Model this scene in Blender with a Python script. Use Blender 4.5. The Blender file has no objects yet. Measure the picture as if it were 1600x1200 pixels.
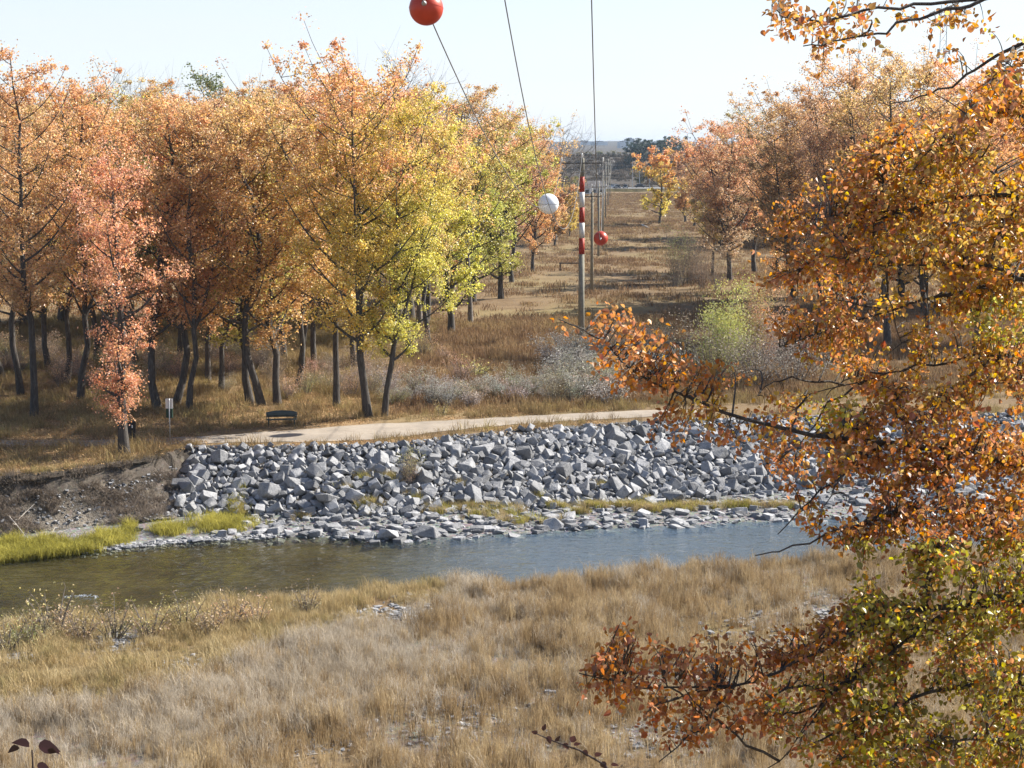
import bpy, bmesh, math, random
import numpy as np
from mathutils import Vector, Matrix

random.seed(7)
RNG = np.random.default_rng(7)
SC = bpy.context.scene
COL = SC.collection
R = math.radians

# ---------------------------------------------------------------- camera
CAM_Z = 16.5
FPX = 2600.0                       # focal length in photo pixels (photo 1600 wide)
PITCH = math.atan(365.0 / FPX)
cam_d = bpy.data.cameras.new('camera')
cam_d.sensor_width = 36.0
cam_d.lens = FPX / 1600.0 * 36.0
cam_d.clip_start = 0.1
cam_d.clip_end = 30000.0
cam = bpy.data.objects.new('camera', cam_d)
COL.objects.link(cam)
cam.location = (0, 0, CAM_Z)
cam.rotation_euler = (math.pi / 2 - PITCH, 0, 0)
SC.camera = cam

# ---------------------------------------------------------------- light
SUN_AZ, SUN_EL = R(62), R(37)      # azimuth from +Y towards +X
world = bpy.data.worlds.new('World')
SC.world = world
world.use_nodes = True
wn = world.node_tree
wn.nodes.clear()
w_out = wn.nodes.new('ShaderNodeOutputWorld')
w_bg = wn.nodes.new('ShaderNodeBackground')
w_sky = wn.nodes.new('ShaderNodeTexSky')
w_sky.sky_type = 'NISHITA'
w_sky.sun_disc = False
w_sky.sun_elevation = SUN_EL
w_sky.sun_rotation = SUN_AZ
w_sky.altitude = 1000
w_sky.air_density = 1.0
w_sky.dust_density = 1.2
w_sky.ozone_density = 1.5
# thin high cloud veil over the whole sky
w_tc = wn.nodes.new('ShaderNodeTexCoord')
w_map = wn.nodes.new('ShaderNodeMapping')
w_map.inputs['Scale'].default_value = (1.0, 1.0, 9.0)
w_noise = wn.nodes.new('ShaderNodeTexNoise')
w_noise.inputs['Scale'].default_value = 3.4
w_noise.inputs['Detail'].default_value = 5
w_ramp = wn.nodes.new('ShaderNodeValToRGB')
w_ramp.color_ramp.elements[0].position = 0.30
w_ramp.color_ramp.elements[0].color = (0.66, 0.66, 0.66, 1)
w_ramp.color_ramp.elements[1].position = 0.72
w_ramp.color_ramp.elements[1].color = (0.94, 0.94, 0.94, 1)
w_mix = wn.nodes.new('ShaderNodeMixRGB')
w_mix.inputs['Color2'].default_value = (5.0, 5.2, 5.75, 1)
wn.links.new(w_tc.outputs['Generated'], w_map.inputs['Vector'])
wn.links.new(w_map.outputs['Vector'], w_noise.inputs['Vector'])
wn.links.new(w_noise.outputs['Fac'], w_ramp.inputs['Fac'])
w_sep = wn.nodes.new('ShaderNodeSeparateXYZ')
wn.links.new(w_tc.outputs['Generated'], w_sep.inputs[0])
w_f = wn.nodes.new('ShaderNodeMath'); w_f.operation = 'MULTIPLY_ADD'; w_f.use_clamp = True
w_f.inputs[1].default_value = -1.0; w_f.inputs[2].default_value = 1.0
wn.links.new(w_sep.outputs['Z'], w_f.inputs[0])
w_p = wn.nodes.new('ShaderNodeMath'); w_p.operation = 'POWER'; w_p.inputs[1].default_value = 2.6
wn.links.new(w_f.outputs[0], w_p.inputs[0])
w_g = wn.nodes.new('ShaderNodeMath'); w_g.operation = 'MULTIPLY'
wn.links.new(w_p.outputs[0], w_g.inputs[0]); wn.links.new(w_ramp.outputs['Color'], w_g.inputs[1])
wn.links.new(w_g.outputs[0], w_mix.inputs['Fac'])
wn.links.new(w_sky.outputs['Color'], w_mix.inputs['Color1'])
wn.links.new(w_mix.outputs['Color'], w_bg.inputs['Color'])
wn.links.new(w_bg.outputs['Background'], w_out.inputs['Surface'])
w_bg.inputs['Strength'].default_value = 0.075

sun_d = bpy.data.lights.new('sun', 'SUN')
sun_d.energy = 5.0
sun_d.angle = R(0.53)
sun_d.color = (1.0, 0.93, 0.82)
sun = bpy.data.objects.new('sun', sun_d)
COL.objects.link(sun)
SUN_V = Vector((math.sin(SUN_AZ) * math.cos(SUN_EL), math.cos(SUN_AZ) * math.cos(SUN_EL), math.sin(SUN_EL)))
sun.rotation_euler = SUN_V.to_track_quat('Z', 'Y').to_euler()
sun.location = (0, 0, 80)

vs = SC.view_settings
vs.view_transform = 'Standard'
vs.look = 'None'
vs.gamma = 1.0
vs.use_curve_mapping = False
vs.exposure = 1.3
SC.render.engine = 'CYCLES'
SC.cycles.max_bounces = 6
SC.cycles.diffuse_bounces = 3
SC.cycles.glossy_bounces = 2
SC.cycles.transmission_bounces = 4
SC.cycles.transparent_max_bounces = 8
SC.cycles.volume_bounces = 0
SC.cycles.caustics_reflective = False
SC.cycles.caustics_refractive = False

# ---------------------------------------------------------------- pixel <-> place
CP, SP = math.cos(PITCH), math.sin(PITCH)


def ray(u, v):
    a = (np.asarray(u, float) - 800.0) / FPX
    b = -(np.asarray(v, float) - 600.0) / FPX
    return a, CP + b * SP, -SP + b * CP


def gp(u, v, z=0.0):
    dx, dy, dz = ray(u, v)
    t = (z - CAM_Z) / dz
    return dx * t, dy * t


def pd(u, v, y):
    dx, dy, dz = ray(u, v)
    t = y / dy
    return np.array([dx * t, float(y), CAM_Z + dz * t])


def proj(x, y, z):
    x, y, z = (np.asarray(q, float) for q in (x, y, z))
    zz = z - CAM_Z
    d = y * CP - zz * SP
    b = y * SP + zz * CP
    return 800 + FPX * x / d, 600 - FPX * b / d


# ---------------------------------------------------------------- noise
def vnoise(x, y, seed=0):
    x = np.asarray(x, float); y = np.asarray(y, float)
    xi = np.floor(x).astype(np.int64); yi = np.floor(y).astype(np.int64)
    fx = x - xi; fy = y - yi
    fx = fx * fx * (3 - 2 * fx); fy = fy * fy * (3 - 2 * fy)

    def hsh(a, b):
        n = (a * 374761393 + b * 668265263 + seed * 1442695041) & 0xffffffff
        n = ((n ^ (n >> 13)) * 1274126177) & 0xffffffff
        return ((n ^ (n >> 16)) & 0xffff) / 65535.0
    a = hsh(xi, yi); b = hsh(xi + 1, yi); c = hsh(xi, yi + 1); d = hsh(xi + 1, yi + 1)
    return (a * (1 - fx) + b * fx) * (1 - fy) + (c * (1 - fx) + d * fx) * fy


def fbm(x, y, seed=0, octv=4):
    s = 0.0; a = 0.5
    for i in range(octv):
        s = s + a * vnoise(x * 2 ** i, y * 2 ** i, seed + i)
        a *= 0.5
    return s


def smooth(t):
    t = np.clip(t, 0, 1)
    return t * t * (3 - 2 * t)


# ---------------------------------------------------------------- terrain
WATER_Z = -3.0


def curve(pts, z):
    p = np.array([gp(u, v, z) for u, v in pts])
    p = p[np.argsort(p[:, 0])]
    xs, ys = p[:, 0], p[:, 1]
    sl = (ys[-1] - ys[-2]) / (xs[-1] - xs[-2]) * 0.5
    sr = (ys[1] - ys[0]) / (xs[1] - xs[0]) * 0.5

    def f(x):
        x = np.asarray(x, float)
        y = np.interp(x, xs, ys)
        y = np.where(x > xs[-1], ys[-1] + (x - xs[-1]) * sl * 60 / (60 + np.abs(x - xs[-1])), y)
        y = np.where(x < xs[0], ys[0] + (x - xs[0]) * sr * 60 / (60 + np.abs(x - xs[0])), y)
        return y
    return f


FW = curve([(-100, 885), (0, 878), (140, 862), (290, 847), (400, 841), (480, 841), (600, 848), (700, 843), (850, 833),
            (1000, 826), (1200, 816), (1300, 811), (1500, 800)], WATER_Z)
NW = curve([(-100, 1000), (0, 984), (150, 970), (300, 955), (450, 940), (560, 926), (690, 914), (740, 920), (850, 912),
            (1000, 900), (1250, 884), (1400, 876), (1600, 866)], WATER_Z)
BT = curve([(-100, 845), (0, 835), (150, 817), (280, 805), (330, 800), (450, 802), (600, 802), (800, 792), (1000, 780),
            (1200, 765), (1300, 757)], -2.6)
TP = curve([(-100, 752), (0, 745), (100, 735), (195, 719), (280, 703), (292, 698), (400, 698), (600, 695), (650, 691),
            (700, 683), (800, 673), (950, 663), (1100, 656), (1300, 650)], 0)
PN = curve([(-160, 699), (120, 697), (200, 696), (300, 693.5), (430, 691), (560, 688), (640, 682), (700, 673), (800, 664),
            (900, 657), (960, 654), (1100, 648), (1300, 641)], 0)
PF = curve([(-160, 689), (120, 687.5), (200, 686), (300, 683), (400, 676), (500, 669), (600, 662), (700, 657), (800, 652),
            (900, 647), (960, 644), (1100, 637), (1300, 629)], 0)
X_CUT = gp(290, 740, -1.2)[0]


def terrain(x, y):
    x = np.asarray(x, float); y = np.asarray(y, float)
    x, y = np.broadcast_arrays(x, y)
    fw, nw, bt, tp = FW(x), NW(x), BT(x), TP(x)
    wob = (fbm(x * 0.35, y * 0.35, 3) - 0.5)
    # camera hill and gravel bar
    hill = 14.9 - np.maximum(0, y - 1.5) * 0.62 - 0.015 * np.maximum(0, y - 1.5)
    bar = -3.0 + np.clip((nw - y) / 30.0, 0, 1.2) * 1.5 + 0.28 * smooth((nw - y) / 2.0) + wob * 0.35 * smooth((nw - y) / 3)
    k = np.clip((hill - bar) / 3.0 + 0.5, 0, 1)
    near = bar + (hill - bar) * k + 1.5 * k * (1 - k) * 0.6
    # river bed
    s = np.clip((y - nw) / np.maximum(fw - nw, 0.5), 0, 1)
    bed = -3.0 - 0.62 * np.sqrt(np.clip(4 * s * (1 - s), 0, 1)) + (fbm(x * 0.8, y * 0.8, 9) - 0.5) * 0.12
    # far shore
    s2 = np.clip((y - fw) / np.maximum(bt - fw, 0.3), 0, 1)
    shore = -3.02 + 0.42 * s2 + (fbm(x * 1.1, y * 1.1, 5) - 0.5) * 0.2 * s2
    s3 = np.clip((y - bt) / np.maximum(tp - bt, 0.3), 0, 1)
    rip = -2.6 + 2.6 * s3 + wob * 0.25
    edge = (fbm(x * 0.55, 0 * x, 21, 3) - 0.5) * 0.16
    cut = np.where(s3 < 0.84 + edge, -2.6 + 1.75 * (s3 / 0.84) ** 0.9 + (fbm(x * 0.9, y * 0.9, 13) - 0.5) * 0.5,
                   -0.85 + 0.87 * smooth((s3 - 0.84 - edge) / 0.07))
    kc = smooth((X_CUT - x) / 1.2 + 0.5)
    bank = rip * (1 - kc) + cut * kc
    # flood plain, bluff, uplands
    pa = np.minimum(np.abs(y - PN(x)), np.abs(y - PF(x)))
    on_path = np.where((y > PN(x)) & (y < PF(x)), 0.0, smooth(pa / 3.0))
    flat = (fbm(x * 0.12, y * 0.12, 31) - 0.45) * 0.55 * on_path * smooth((y - tp) / 4)
    flat = flat + (fbm(x * 0.03, y * 0.03, 37) - 0.45) * 2.2 * smooth((y - 125) / 60) * smooth((640 - y) / 60)
    uu = np.where(y > 1, x / np.maximum(y, 1), 0)            # direction
    bl = smooth((y - 735 - 60 * fbm(x * 0.01, y * 0.01, 41)) / 150.0) * (13.2 + 2.2 * (fbm(x * 0.012, y * 0.004, 43) - 0.5))
    bl = bl * (1 - 0.42 * smooth((uu - 0.070) / 0.022))
    up = smooth((y - 1500) / 3500.0) * (30 + 26 * (fbm(x * 0.0013 + 3, y * 0.0006, 47) - 0.4))
    far = flat + bl + up
    z = np.where(y < nw, near, np.where(y < fw, bed, np.where(y < bt, shore, np.where(y < tp, bank, far))))
    return z


def tz(x, y):
    return float(terrain(np.array([x]), np.array([y]))[0])


# ---------------------------------------------------------------- materials
MATS = {}


def new_mat(name):
    m = bpy.data.materials.new(name)
    m.use_nodes = True
    nt = m.node_tree
    b = nt.nodes['Principled BSDF']
    MATS[name] = m
    return m, nt, b


def nd(nt, kind, **kw):
    n = nt.nodes.new('ShaderNode' + kind)
    for k, v in kw.items():
        if hasattr(n, k):
            setattr(n, k, v)
        else:
            n.inputs[k].default_value = v
    return n


def ramp(nt, fac, stops):
    r = nt.nodes.new('ShaderNodeValToRGB')
    e = r.color_ramp.elements
    while len(e) < len(stops):
        e.new(0.5)
    for i, (p, c) in enumerate(stops):
        e[i].position = p
        e[i].color = (*c, 1)
    nt.links.new(fac, r.inputs['Fac'])
    return r.outputs['Color']


def mixc(nt, fac, a, b, mode='MIX'):
    m = nt.nodes.new('ShaderNodeMixRGB')
    m.blend_type = mode
    for sock, val in ((m.inputs['Fac'], fac), (m.inputs['Color1'], a), (m.inputs['Color2'], b)):
        if isinstance(val, bpy.types.NodeSocket):
            nt.links.new(val, sock)
        elif isinstance(val, (int, float)):
            sock.default_value = val
        else:
            sock.default_value = (*val, 1)
    return m.outputs['Color']


def math_n(nt, op, a, b=0.0, clamp=False):
    m = nt.nodes.new('ShaderNodeMath')
    m.operation = op
    m.use_clamp = clamp
    for i, val in enumerate((a, b)):
        if isinstance(val, bpy.types.NodeSocket):
            nt.links.new(val, m.inputs[i])
        else:
            m.inputs[i].default_value = val
    return m.outputs[0]


def pos_noise(nt, scale, detail=4, rough=0.6, vec=None):
    n = nt.nodes.new('ShaderNodeTexNoise')
    n.inputs['Scale'].default_value = scale
    n.inputs['Detail'].default_value = detail
    n.inputs['Roughness'].default_value = rough
    if vec is None:
        g = nt.nodes.new('ShaderNodeNewGeometry')
        vec = g.outputs['Position']
    nt.links.new(vec, n.inputs['Vector'])
    return n.outputs['Fac']


def bump(nt, b, h, strength=0.5, dist=0.05):
    n = nt.nodes.new('ShaderNodeBump')
    n.inputs['Strength'].default_value = strength
    n.inputs['Distance'].default_value = dist
    nt.links.new(h, n.inputs['Height'])
    nt.links.new(n.outputs['Normal'], b.inputs['Normal'])


def simple(name, col, rough=0.7, metal=0.0, var=0.25, scale=6.0, spec=0.3, detail_bump=0.0):
    m, nt, b = new_mat(name)
    tc = nt.nodes.new('ShaderNodeTexCoord')
    f = pos_noise(nt, scale, 5, 0.6, tc.outputs['Object'])
    lo = tuple(c * (1 - var) for c in col); hi = tuple(min(1, c * (1 + var)) for c in col)
    nt.links.new(ramp(nt, f, [(0.3, lo), (0.7, hi)]), b.inputs['Base Color'])
    b.inputs['Roughness'].default_value = rough
    b.inputs['Metallic'].default_value = metal
    b.inputs['Specular IOR Level'].default_value = spec
    if detail_bump:
        bump(nt, b, f, detail_bump, 0.02)
    return m


def leaf_material(name, trans=0.60, gloss=0.045, jitter=0.38, big=0.22, sat=0.72):
    """leaves: two colours from the object, mixed by height, broad noise and leaf by leaf"""
    m, nt, b = new_mat(name)
    nt.nodes.remove(b)
    out = nt.nodes['Material Output']
    a1 = nd(nt, 'Attribute', attribute_type='OBJECT', attribute_name='leaf_top')
    a2 = nd(nt, 'Attribute', attribute_type='OBJECT', attribute_name='leaf_low')
    tc = nt.nodes.new('ShaderNodeTexCoord')
    sep = nt.nodes.new('ShaderNodeSeparateXYZ')
    nt.links.new(tc.outputs['Generated'], sep.inputs[0])
    f = pos_noise(nt, big, 3, 0.6)
    g = nt.nodes.new('ShaderNodeNewGeometry')
    rnd = g.outputs['Random Per Island']
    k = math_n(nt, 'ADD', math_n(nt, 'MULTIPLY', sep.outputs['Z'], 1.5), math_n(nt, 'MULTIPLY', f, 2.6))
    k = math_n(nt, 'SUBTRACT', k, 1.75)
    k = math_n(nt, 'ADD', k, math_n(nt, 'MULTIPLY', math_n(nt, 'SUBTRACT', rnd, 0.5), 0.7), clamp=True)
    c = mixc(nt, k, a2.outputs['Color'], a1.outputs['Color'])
    hsv = nt.nodes.new('ShaderNodeHueSaturation')
    wn_ = nt.nodes.new('ShaderNodeTexWhiteNoise')
    wn_.noise_dimensions = '1D'
    nt.links.new(rnd, wn_.inputs['W'])
    spx = nt.nodes.new('ShaderNodeSeparateXYZ')
    nt.links.new(wn_.outputs['Color'], spx.inputs[0])
    nt.links.new(math_n(nt, 'ADD', 0.5 - 0.018, math_n(nt, 'MULTIPLY', spx.outputs[0], 0.036)), hsv.inputs['Hue'])
    nt.links.new(math_n(nt, 'ADD', sat, math_n(nt, 'MULTIPLY', spx.outputs[1], 0.32)), hsv.inputs['Saturation'])
    nt.links.new(math_n(nt, 'ADD', 1 - jitter, math_n(nt, 'MULTIPLY', spx.outputs[2], 2 * jitter)), hsv.inputs['Value'])
    nt.links.new(c, hsv.inputs['Color'])
    d = nt.nodes.new('ShaderNodeBsdfDiffuse')
    t = nt.nodes.new('ShaderNodeBsdfTranslucent')
    gl = nd(nt, 'BsdfGlossy', Roughness=0.38)
    nt.links.new(hsv.outputs['Color'], d.inputs['Color'])
    nt.links.new(hsv.outputs['Color'], t.inputs['Color'])
    mx = nt.nodes.new('ShaderNodeMixShader')
    mx.inputs[0].default_value = trans
    nt.links.new(d.outputs[0], mx.inputs[1]); nt.links.new(t.outputs[0], mx.inputs[2])
    mg = nt.nodes.new('ShaderNodeMixShader')
    mg.inputs[0].default_value = gloss
    nt.links.new(mx.outputs[0], mg.inputs[1]); nt.links.new(gl.outputs[0], mg.inputs[2])
    nt.links.new(mg.outputs[0], out.inputs['Surface'])
    return m


def grass_material(name, c_lo, c_hi, patch_scale=0.25, trans=0.25, c_mid=None):
    m, nt, b = new_mat(name)
    nt.nodes.remove(b)
    out = nt.nodes['Material Output']
    oi = nt.nodes.new('ShaderNodeObjectInfo')
    f = pos_noise(nt, patch_scale, 3, 0.6)
    k = math_n(nt, 'ADD', math_n(nt, 'MULTIPLY', f, 1.3), math_n(nt, 'MULTIPLY', oi.outputs['Random'], 0.5))
    k = math_n(nt, 'SUBTRACT', k, 0.4, clamp=True)
    st = [(0.1, c_lo), (0.9, c_hi)] if c_mid is None else [(0.05, c_lo), (0.5, c_mid), (0.95, c_hi)]
    c = ramp(nt, k, st)
    g = nt.nodes.new('ShaderNodeNewGeometry')
    v = math_n(nt, 'ADD', 0.7, math_n(nt, 'MULTIPLY', g.outputs['Random Per Island'], 0.6))
    hsv = nt.nodes.new('ShaderNodeHueSaturation')
    nt.links.new(v, hsv.inputs['Value']); nt.links.new(c, hsv.inputs['Color'])
    d = nt.nodes.new('ShaderNodeBsdfDiffuse')
    t = nt.nodes.new('ShaderNodeBsdfTranslucent')
    nt.links.new(hsv.outputs['Color'], d.inputs['Color']); nt.links.new(hsv.outputs['Color'], t.inputs['Color'])
    mx = nt.nodes.new('ShaderNodeMixShader')
    mx.inputs[0].default_value = trans
    nt.links.new(d.outputs[0], mx.inputs[1]); nt.links.new(t.outputs[0], mx.inputs[2])
    nt.links.new(mx.outputs[0], out.inputs['Surface'])
    return m


# ground: gravel / dry soil / leaf litter by zone
m, nt, b = new_mat('ground')
za = nd(nt, 'Attribute', attribute_name='zone')
zs = nt.nodes.new('ShaderNodeSeparateColor')
nt.links.new(za.outputs['Color'], zs.inputs[0])
n1 = pos_noise(nt, 0.35, 6, 0.65)
n2 = pos_noise(nt, 4.0, 6, 0.7)
n3 = pos_noise(nt, 0.045, 5, 0.6)
vor = nt.nodes.new('ShaderNodeTexVoronoi')
vor.inputs['Scale'].default_value = 5.5
gg = nt.nodes.new('ShaderNodeNewGeometry')
nt.links.new(gg.outputs['Position'], vor.inputs['Vector'])
grav = mixc(nt, 0.6, ramp(nt, n2, [(0.3, (0.085, 0.08, 0.072)), (0.7, (0.22, 0.21, 0.19))]), vor.outputs['Color'], 'SOFT_LIGHT')
hs = nt.nodes.new('ShaderNodeHueSaturation'); hs.inputs['Saturation'].default_value = 0.35
nt.links.new(grav, hs.inputs['Color'])
grav = hs.outputs['Color']
dry = ramp(nt, n1, [(0.25, (0.105, 0.070, 0.042)), (0.5, (0.19, 0.135, 0.08)), (0.75, (0.27, 0.20, 0.115))])
dry = mixc(nt, 0.45, dry, ramp(nt, n3, [(0.35, (0.11, 0.07, 0.045)), (0.5, (0.20, 0.145, 0.08)), (0.66, (0.24, 0.23, 0.09))]))
dry = mixc(nt, 0.35, dry, ramp(nt, n2, [(0.3, (0.05, 0.035, 0.02)), (0.7, (0.30, 0.21, 0.12))]))
lit = ramp(nt, n2, [(0.3, (0.12, 0.078, 0.045)), (0.5, (0.26, 0.175, 0.095)), (0.68, (0.42, 0.32, 0.19))])
soil = ramp(nt, n2, [(0.3, (0.04, 0.033, 0.028)), (0.7, (0.135, 0.115, 0.10))])
c = mixc(nt, zs.outputs[0], dry, grav)
c = mixc(nt, zs.outputs[1], c, lit)
soil = mixc(nt, 0.5, soil, ramp(nt, n3, [(0.35, (0.030, 0.032, 0.026)), (0.6, (0.085, 0.07, 0.058))]))
c = mixc(nt, zs.outputs[2], c, soil)
c = mixc(nt, za.outputs['Alpha'], c, ramp(nt, n1, [(0.3, (0.028, 0.022, 0.008)), (0.5, (0.075, 0.060, 0.024)), (0.7, (0.14, 0.115, 0.052))]))
nt.links.new(c, b.inputs['Base Color'])
b.inputs['Roughness'].default_value = 0.95
b.inputs['Specular IOR Level'].default_value = 0.1
bump(nt, b, n2, 0.7, 0.08)

# water
m, nt, b = new_mat('river_water')
nt.nodes.remove(b)
out = nt.nodes['Material Output']
tc = nt.nodes.new('ShaderNodeTexCoord')
mp = nt.nodes.new('ShaderNodeMapping')
mp.inputs['Scale'].default_value = (0.6, 1.3, 1.0)
nt.links.new(tc.outputs['Object'], mp.inputs['Vector'])
f1 = pos_noise(nt, 1.6, 4, 0.6, mp.outputs['Vector'])
f2 = pos_noise(nt, 5.5, 3, 0.6, mp.outputs['Vector'])
hh = math_n(nt, 'ADD', f1, math_n(nt, 'MULTIPLY', f2, 0.35))
bp = nt.nodes.new('ShaderNodeBump')
bp.inputs['Strength'].default_value = 0.55
bp.inputs['Distance'].default_value = 0.30
nt.links.new(hh, bp.inputs['Height'])
tr = nt.nodes.new('ShaderNodeBsdfTransparent')
tr.inputs['Color'].default_value = (0.76, 0.78, 0.68, 1)
gl = nd(nt, 'BsdfGlossy', Roughness=0.04)
nt.links.new(bp.outputs['Normal'], gl.inputs['Normal'])
lw = nd(nt, 'LayerWeight', Blend=0.5)
nt.links.new(bp.outputs['Normal'], lw.inputs['Normal'])
fr = math_n(nt, 'ADD', math_n(nt, 'MULTIPLY', math_n(nt, 'POWER', lw.outputs['Facing'], 4.6), 0.98), 0.02, clamp=True)
mx = nt.nodes.new('ShaderNodeMixShader')
# sky reflection painted in as blue diffuse, kept to one side by 'deep'
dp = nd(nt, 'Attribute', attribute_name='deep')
sky_blue = nt.nodes.new('ShaderNodeBsdfDiffuse')
sky_blue.inputs['Color'].default_value = (0.21, 0.31, 0.43, 1)
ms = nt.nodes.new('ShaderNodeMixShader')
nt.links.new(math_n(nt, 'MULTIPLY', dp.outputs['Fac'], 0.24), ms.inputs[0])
nt.links.new(tr.outputs[0], ms.inputs[1]); nt.links.new(sky_blue.outputs[0], ms.inputs[2])
nt.links.new(fr, mx.inputs[0]); nt.links.new(ms.outputs[0], mx.inputs[1]); nt.links.new(gl.outputs[0], mx.inputs[2])
nt.links.new(mx.outputs[0], out.inputs['Surface'])

# path
m, nt, b = new_mat('path_gravel')
f = pos_noise(nt, 3.0, 6, 0.7)
f2 = pos_noise(nt, 0.5, 4, 0.6)
c = mixc(nt, 0.5, ramp(nt, f, [(0.3, (0.19, 0.165, 0.135)), (0.7, (0.32, 0.28, 0.235))]), ramp(nt, f2, [(0.35, (0.20, 0.165, 0.13)), (0.65, (0.36, 0.305, 0.245))]))
nt.links.new(c, b.inputs['Base Color'])
b.inputs['Roughness'].default_value = 0.95
bump(nt, b, f, 0.4, 0.03)

# limestone
m, nt, b = new_mat('limestone')
oi = nt.nodes.new('ShaderNodeObjectInfo')
gi = nt.nodes.new('ShaderNodeNewGeometry')
tc = nt.nodes.new('ShaderNodeTexCoord')
f = pos_noise(nt, 2.2, 8, 0.7)
f2 = pos_noise(nt, 11.0, 4, 0.7)
c = ramp(nt, f, [(0.28, (0.13, 0.135, 0.147)), (0.5, (0.27, 0.277, 0.295)), (0.72, (0.46, 0.46, 0.465))])
c = mixc(nt, 0.35, c, ramp(nt, f2, [(0.3, (0.09, 0.095, 0.105)), (0.7, (0.40, 0.40, 0.40))]))
rr = math_n(nt, 'FRACT', math_n(nt, 'ADD', oi.outputs['Random'], gi.outputs['Random Per Island']))
hs = nt.nodes.new('ShaderNodeHueSaturation')
nt.links.new(math_n(nt, 'ADD', 0.55, math_n(nt, 'MULTIPLY', rr, 0.8)), hs.inputs['Value'])
nt.links.new(c, hs.inputs['Color'])
nt.links.new(hs.outputs['Color'], b.inputs['Base Color'])
b.inputs['Roughness'].default_value = 0.85
b.inputs['Specular IOR Level'].default_value = 0.25
bump(nt, b, math_n(nt, 'ADD', f, math_n(nt, 'MULTIPLY', f2, 0.4)), 0.8, 0.12)

# bark
m, nt, b = new_mat('bark')
tc = nt.nodes.new('ShaderNodeTexCoord')
mp = nt.nodes.new('ShaderNodeMapping')
mp.inputs['Scale'].default_value = (7, 7, 1.1)
nt.links.new(tc.outputs['Object'], mp.inputs['Vector'])
f = pos_noise(nt, 1.6, 6, 0.7, mp.outputs['Vector'])
nt.links.new(ramp(nt, f, [(0.3, (0.022, 0.019, 0.017)), (0.55, (0.075, 0.066, 0.058)), (0.75, (0.16, 0.145, 0.13))]), b.inputs['Base Color'])
b.inputs['Roughness'].default_value = 0.95
bump(nt, b, f, 0.9, 0.06)
simple('twig_bark', (0.16, 0.14, 0.125), 0.85, var=0.3, scale=8)
simple('pale_bark', (0.34, 0.31, 0.27), 0.85, var=0.3, scale=5)
simple('drift_wood', (0.40, 0.37, 0.33), 0.85, var=0.25, scale=9)
simple('dark_twig', (0.055, 0.042, 0.038), 0.8, var=0.3, scale=9)

leaf_material('grove_leaves')
leaf_material('near_leaves', trans=0.52, gloss=0.05, jitter=0.38, big=0.9, sat=0.84)
leaf_material('shrub_leaves', trans=0.25, gloss=0.03, jitter=0.3, big=0.6, sat=0.58)

grass_material('tan_grass', (0.18, 0.12, 0.06), (0.53, 0.43, 0.265), 0.45, c_mid=(0.38, 0.282, 0.16))
grass_material('gold_grass', (0.28, 0.25, 0.11), (0.54, 0.46, 0.28), 0.6, c_mid=(0.45, 0.345, 0.185))
grass_material('grey_weed', (0.34, 0.285, 0.21), (0.58, 0.52, 0.43), 0.3)
grass_material('lush_grass', (0.26, 0.24, 0.05), (0.52, 0.47, 0.12), 0.5, trans=0.35)
grass_material('brown_grass', (0.17, 0.105, 0.065), (0.38, 0.29, 0.15), 0.10, c_mid=(0.27, 0.18, 0.105))
grass_material('floor_grass', (0.17, 0.12, 0.065), (0.36, 0.30, 0.125), 0.16, c_mid=(0.26, 0.19, 0.095))
grass_material('litter', (0.34, 0.20, 0.10), (0.55, 0.40, 0.22), 0.3)
grass_material('scrub', (0.08, 0.068, 0.05), (0.22, 0.17, 0.125), 0.05, trans=0.1)
grass_material('brush', (0.10, 0.075, 0.055), (0.33, 0.28, 0.23), 0.5, trans=0.1)

simple('weathered_wood', (0.235, 0.225, 0.185), 0.9, var=0.25, scale=3)
simple('old_arm', (0.12, 0.11, 0.095), 0.9, var=0.25, scale=3)
simple('pole_red', (0.38, 0.040, 0.022), 0.6, var=0.3, scale=3)
simple('pole_white', (0.66, 0.66, 0.65), 0.6, var=0.18, scale=3)
simple('ball_red', (0.42, 0.040, 0.016), 0.42, var=0.22, scale=2, spec=0.4)
simple('ball_white', (0.80, 0.81, 0.83), 0.42, var=0.04, scale=2, spec=0.4)
simple('black_metal', (0.02, 0.02, 0.022), 0.5, var=0.3, scale=4)
simple('wire_metal', (0.17, 0.17, 0.17), 0.5, metal=0.3, var=0.1, scale=1)
simple('steel', (0.36, 0.37, 0.38), 0.45, metal=0.6, var=0.15, scale=5)
simple('porcelain', (0.62, 0.62, 0.60), 0.3, var=0.05, scale=5)
simple('bench_green', (0.035, 0.050, 0.048), 0.42, var=0.2, scale=4, spec=0.5)
simple('sign_white', (0.72, 0.74, 0.74), 0.5, var=0.05, scale=4)
simple('sign_green', (0.02, 0.05, 0.035), 0.5, var=0.2, scale=4)
simple('asphalt', (0.16, 0.16, 0.165), 0.9, var=0.15, scale=0.3)
simple('car_dark', (0.03, 0.035, 0.05), 0.3, var=0.05, scale=1, spec=0.5)
simple('car_white', (0.65, 0.66, 0.68), 0.3, var=0.05, scale=1, spec=0.5)
simple('glass_dark', (0.03, 0.035, 0.04), 0.1, var=0.1, scale=1, spec=0.6)
simple('rubber', (0.02, 0.02, 0.02), 0.8, var=0.1, scale=5)
simple('mud', (0.07, 0.058, 0.045), 0.95, var=0.4, scale=3)
m, nt, b = new_mat('bank_earth')
f = pos_noise(nt, 1.1, 6, 0.7)
f2 = pos_noise(nt, 9.0, 5, 0.75)
vz = nt.nodes.new('ShaderNodeSeparateXYZ')
gq = nt.nodes.new('ShaderNodeNewGeometry')
nt.links.new(gq.outputs['Position'], vz.inputs[0])
kz = math_n(nt, 'MULTIPLY', math_n(nt, 'ADD', vz.outputs['Z'], 1.75), -0.8)      # rubble below, dark loam on top
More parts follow.
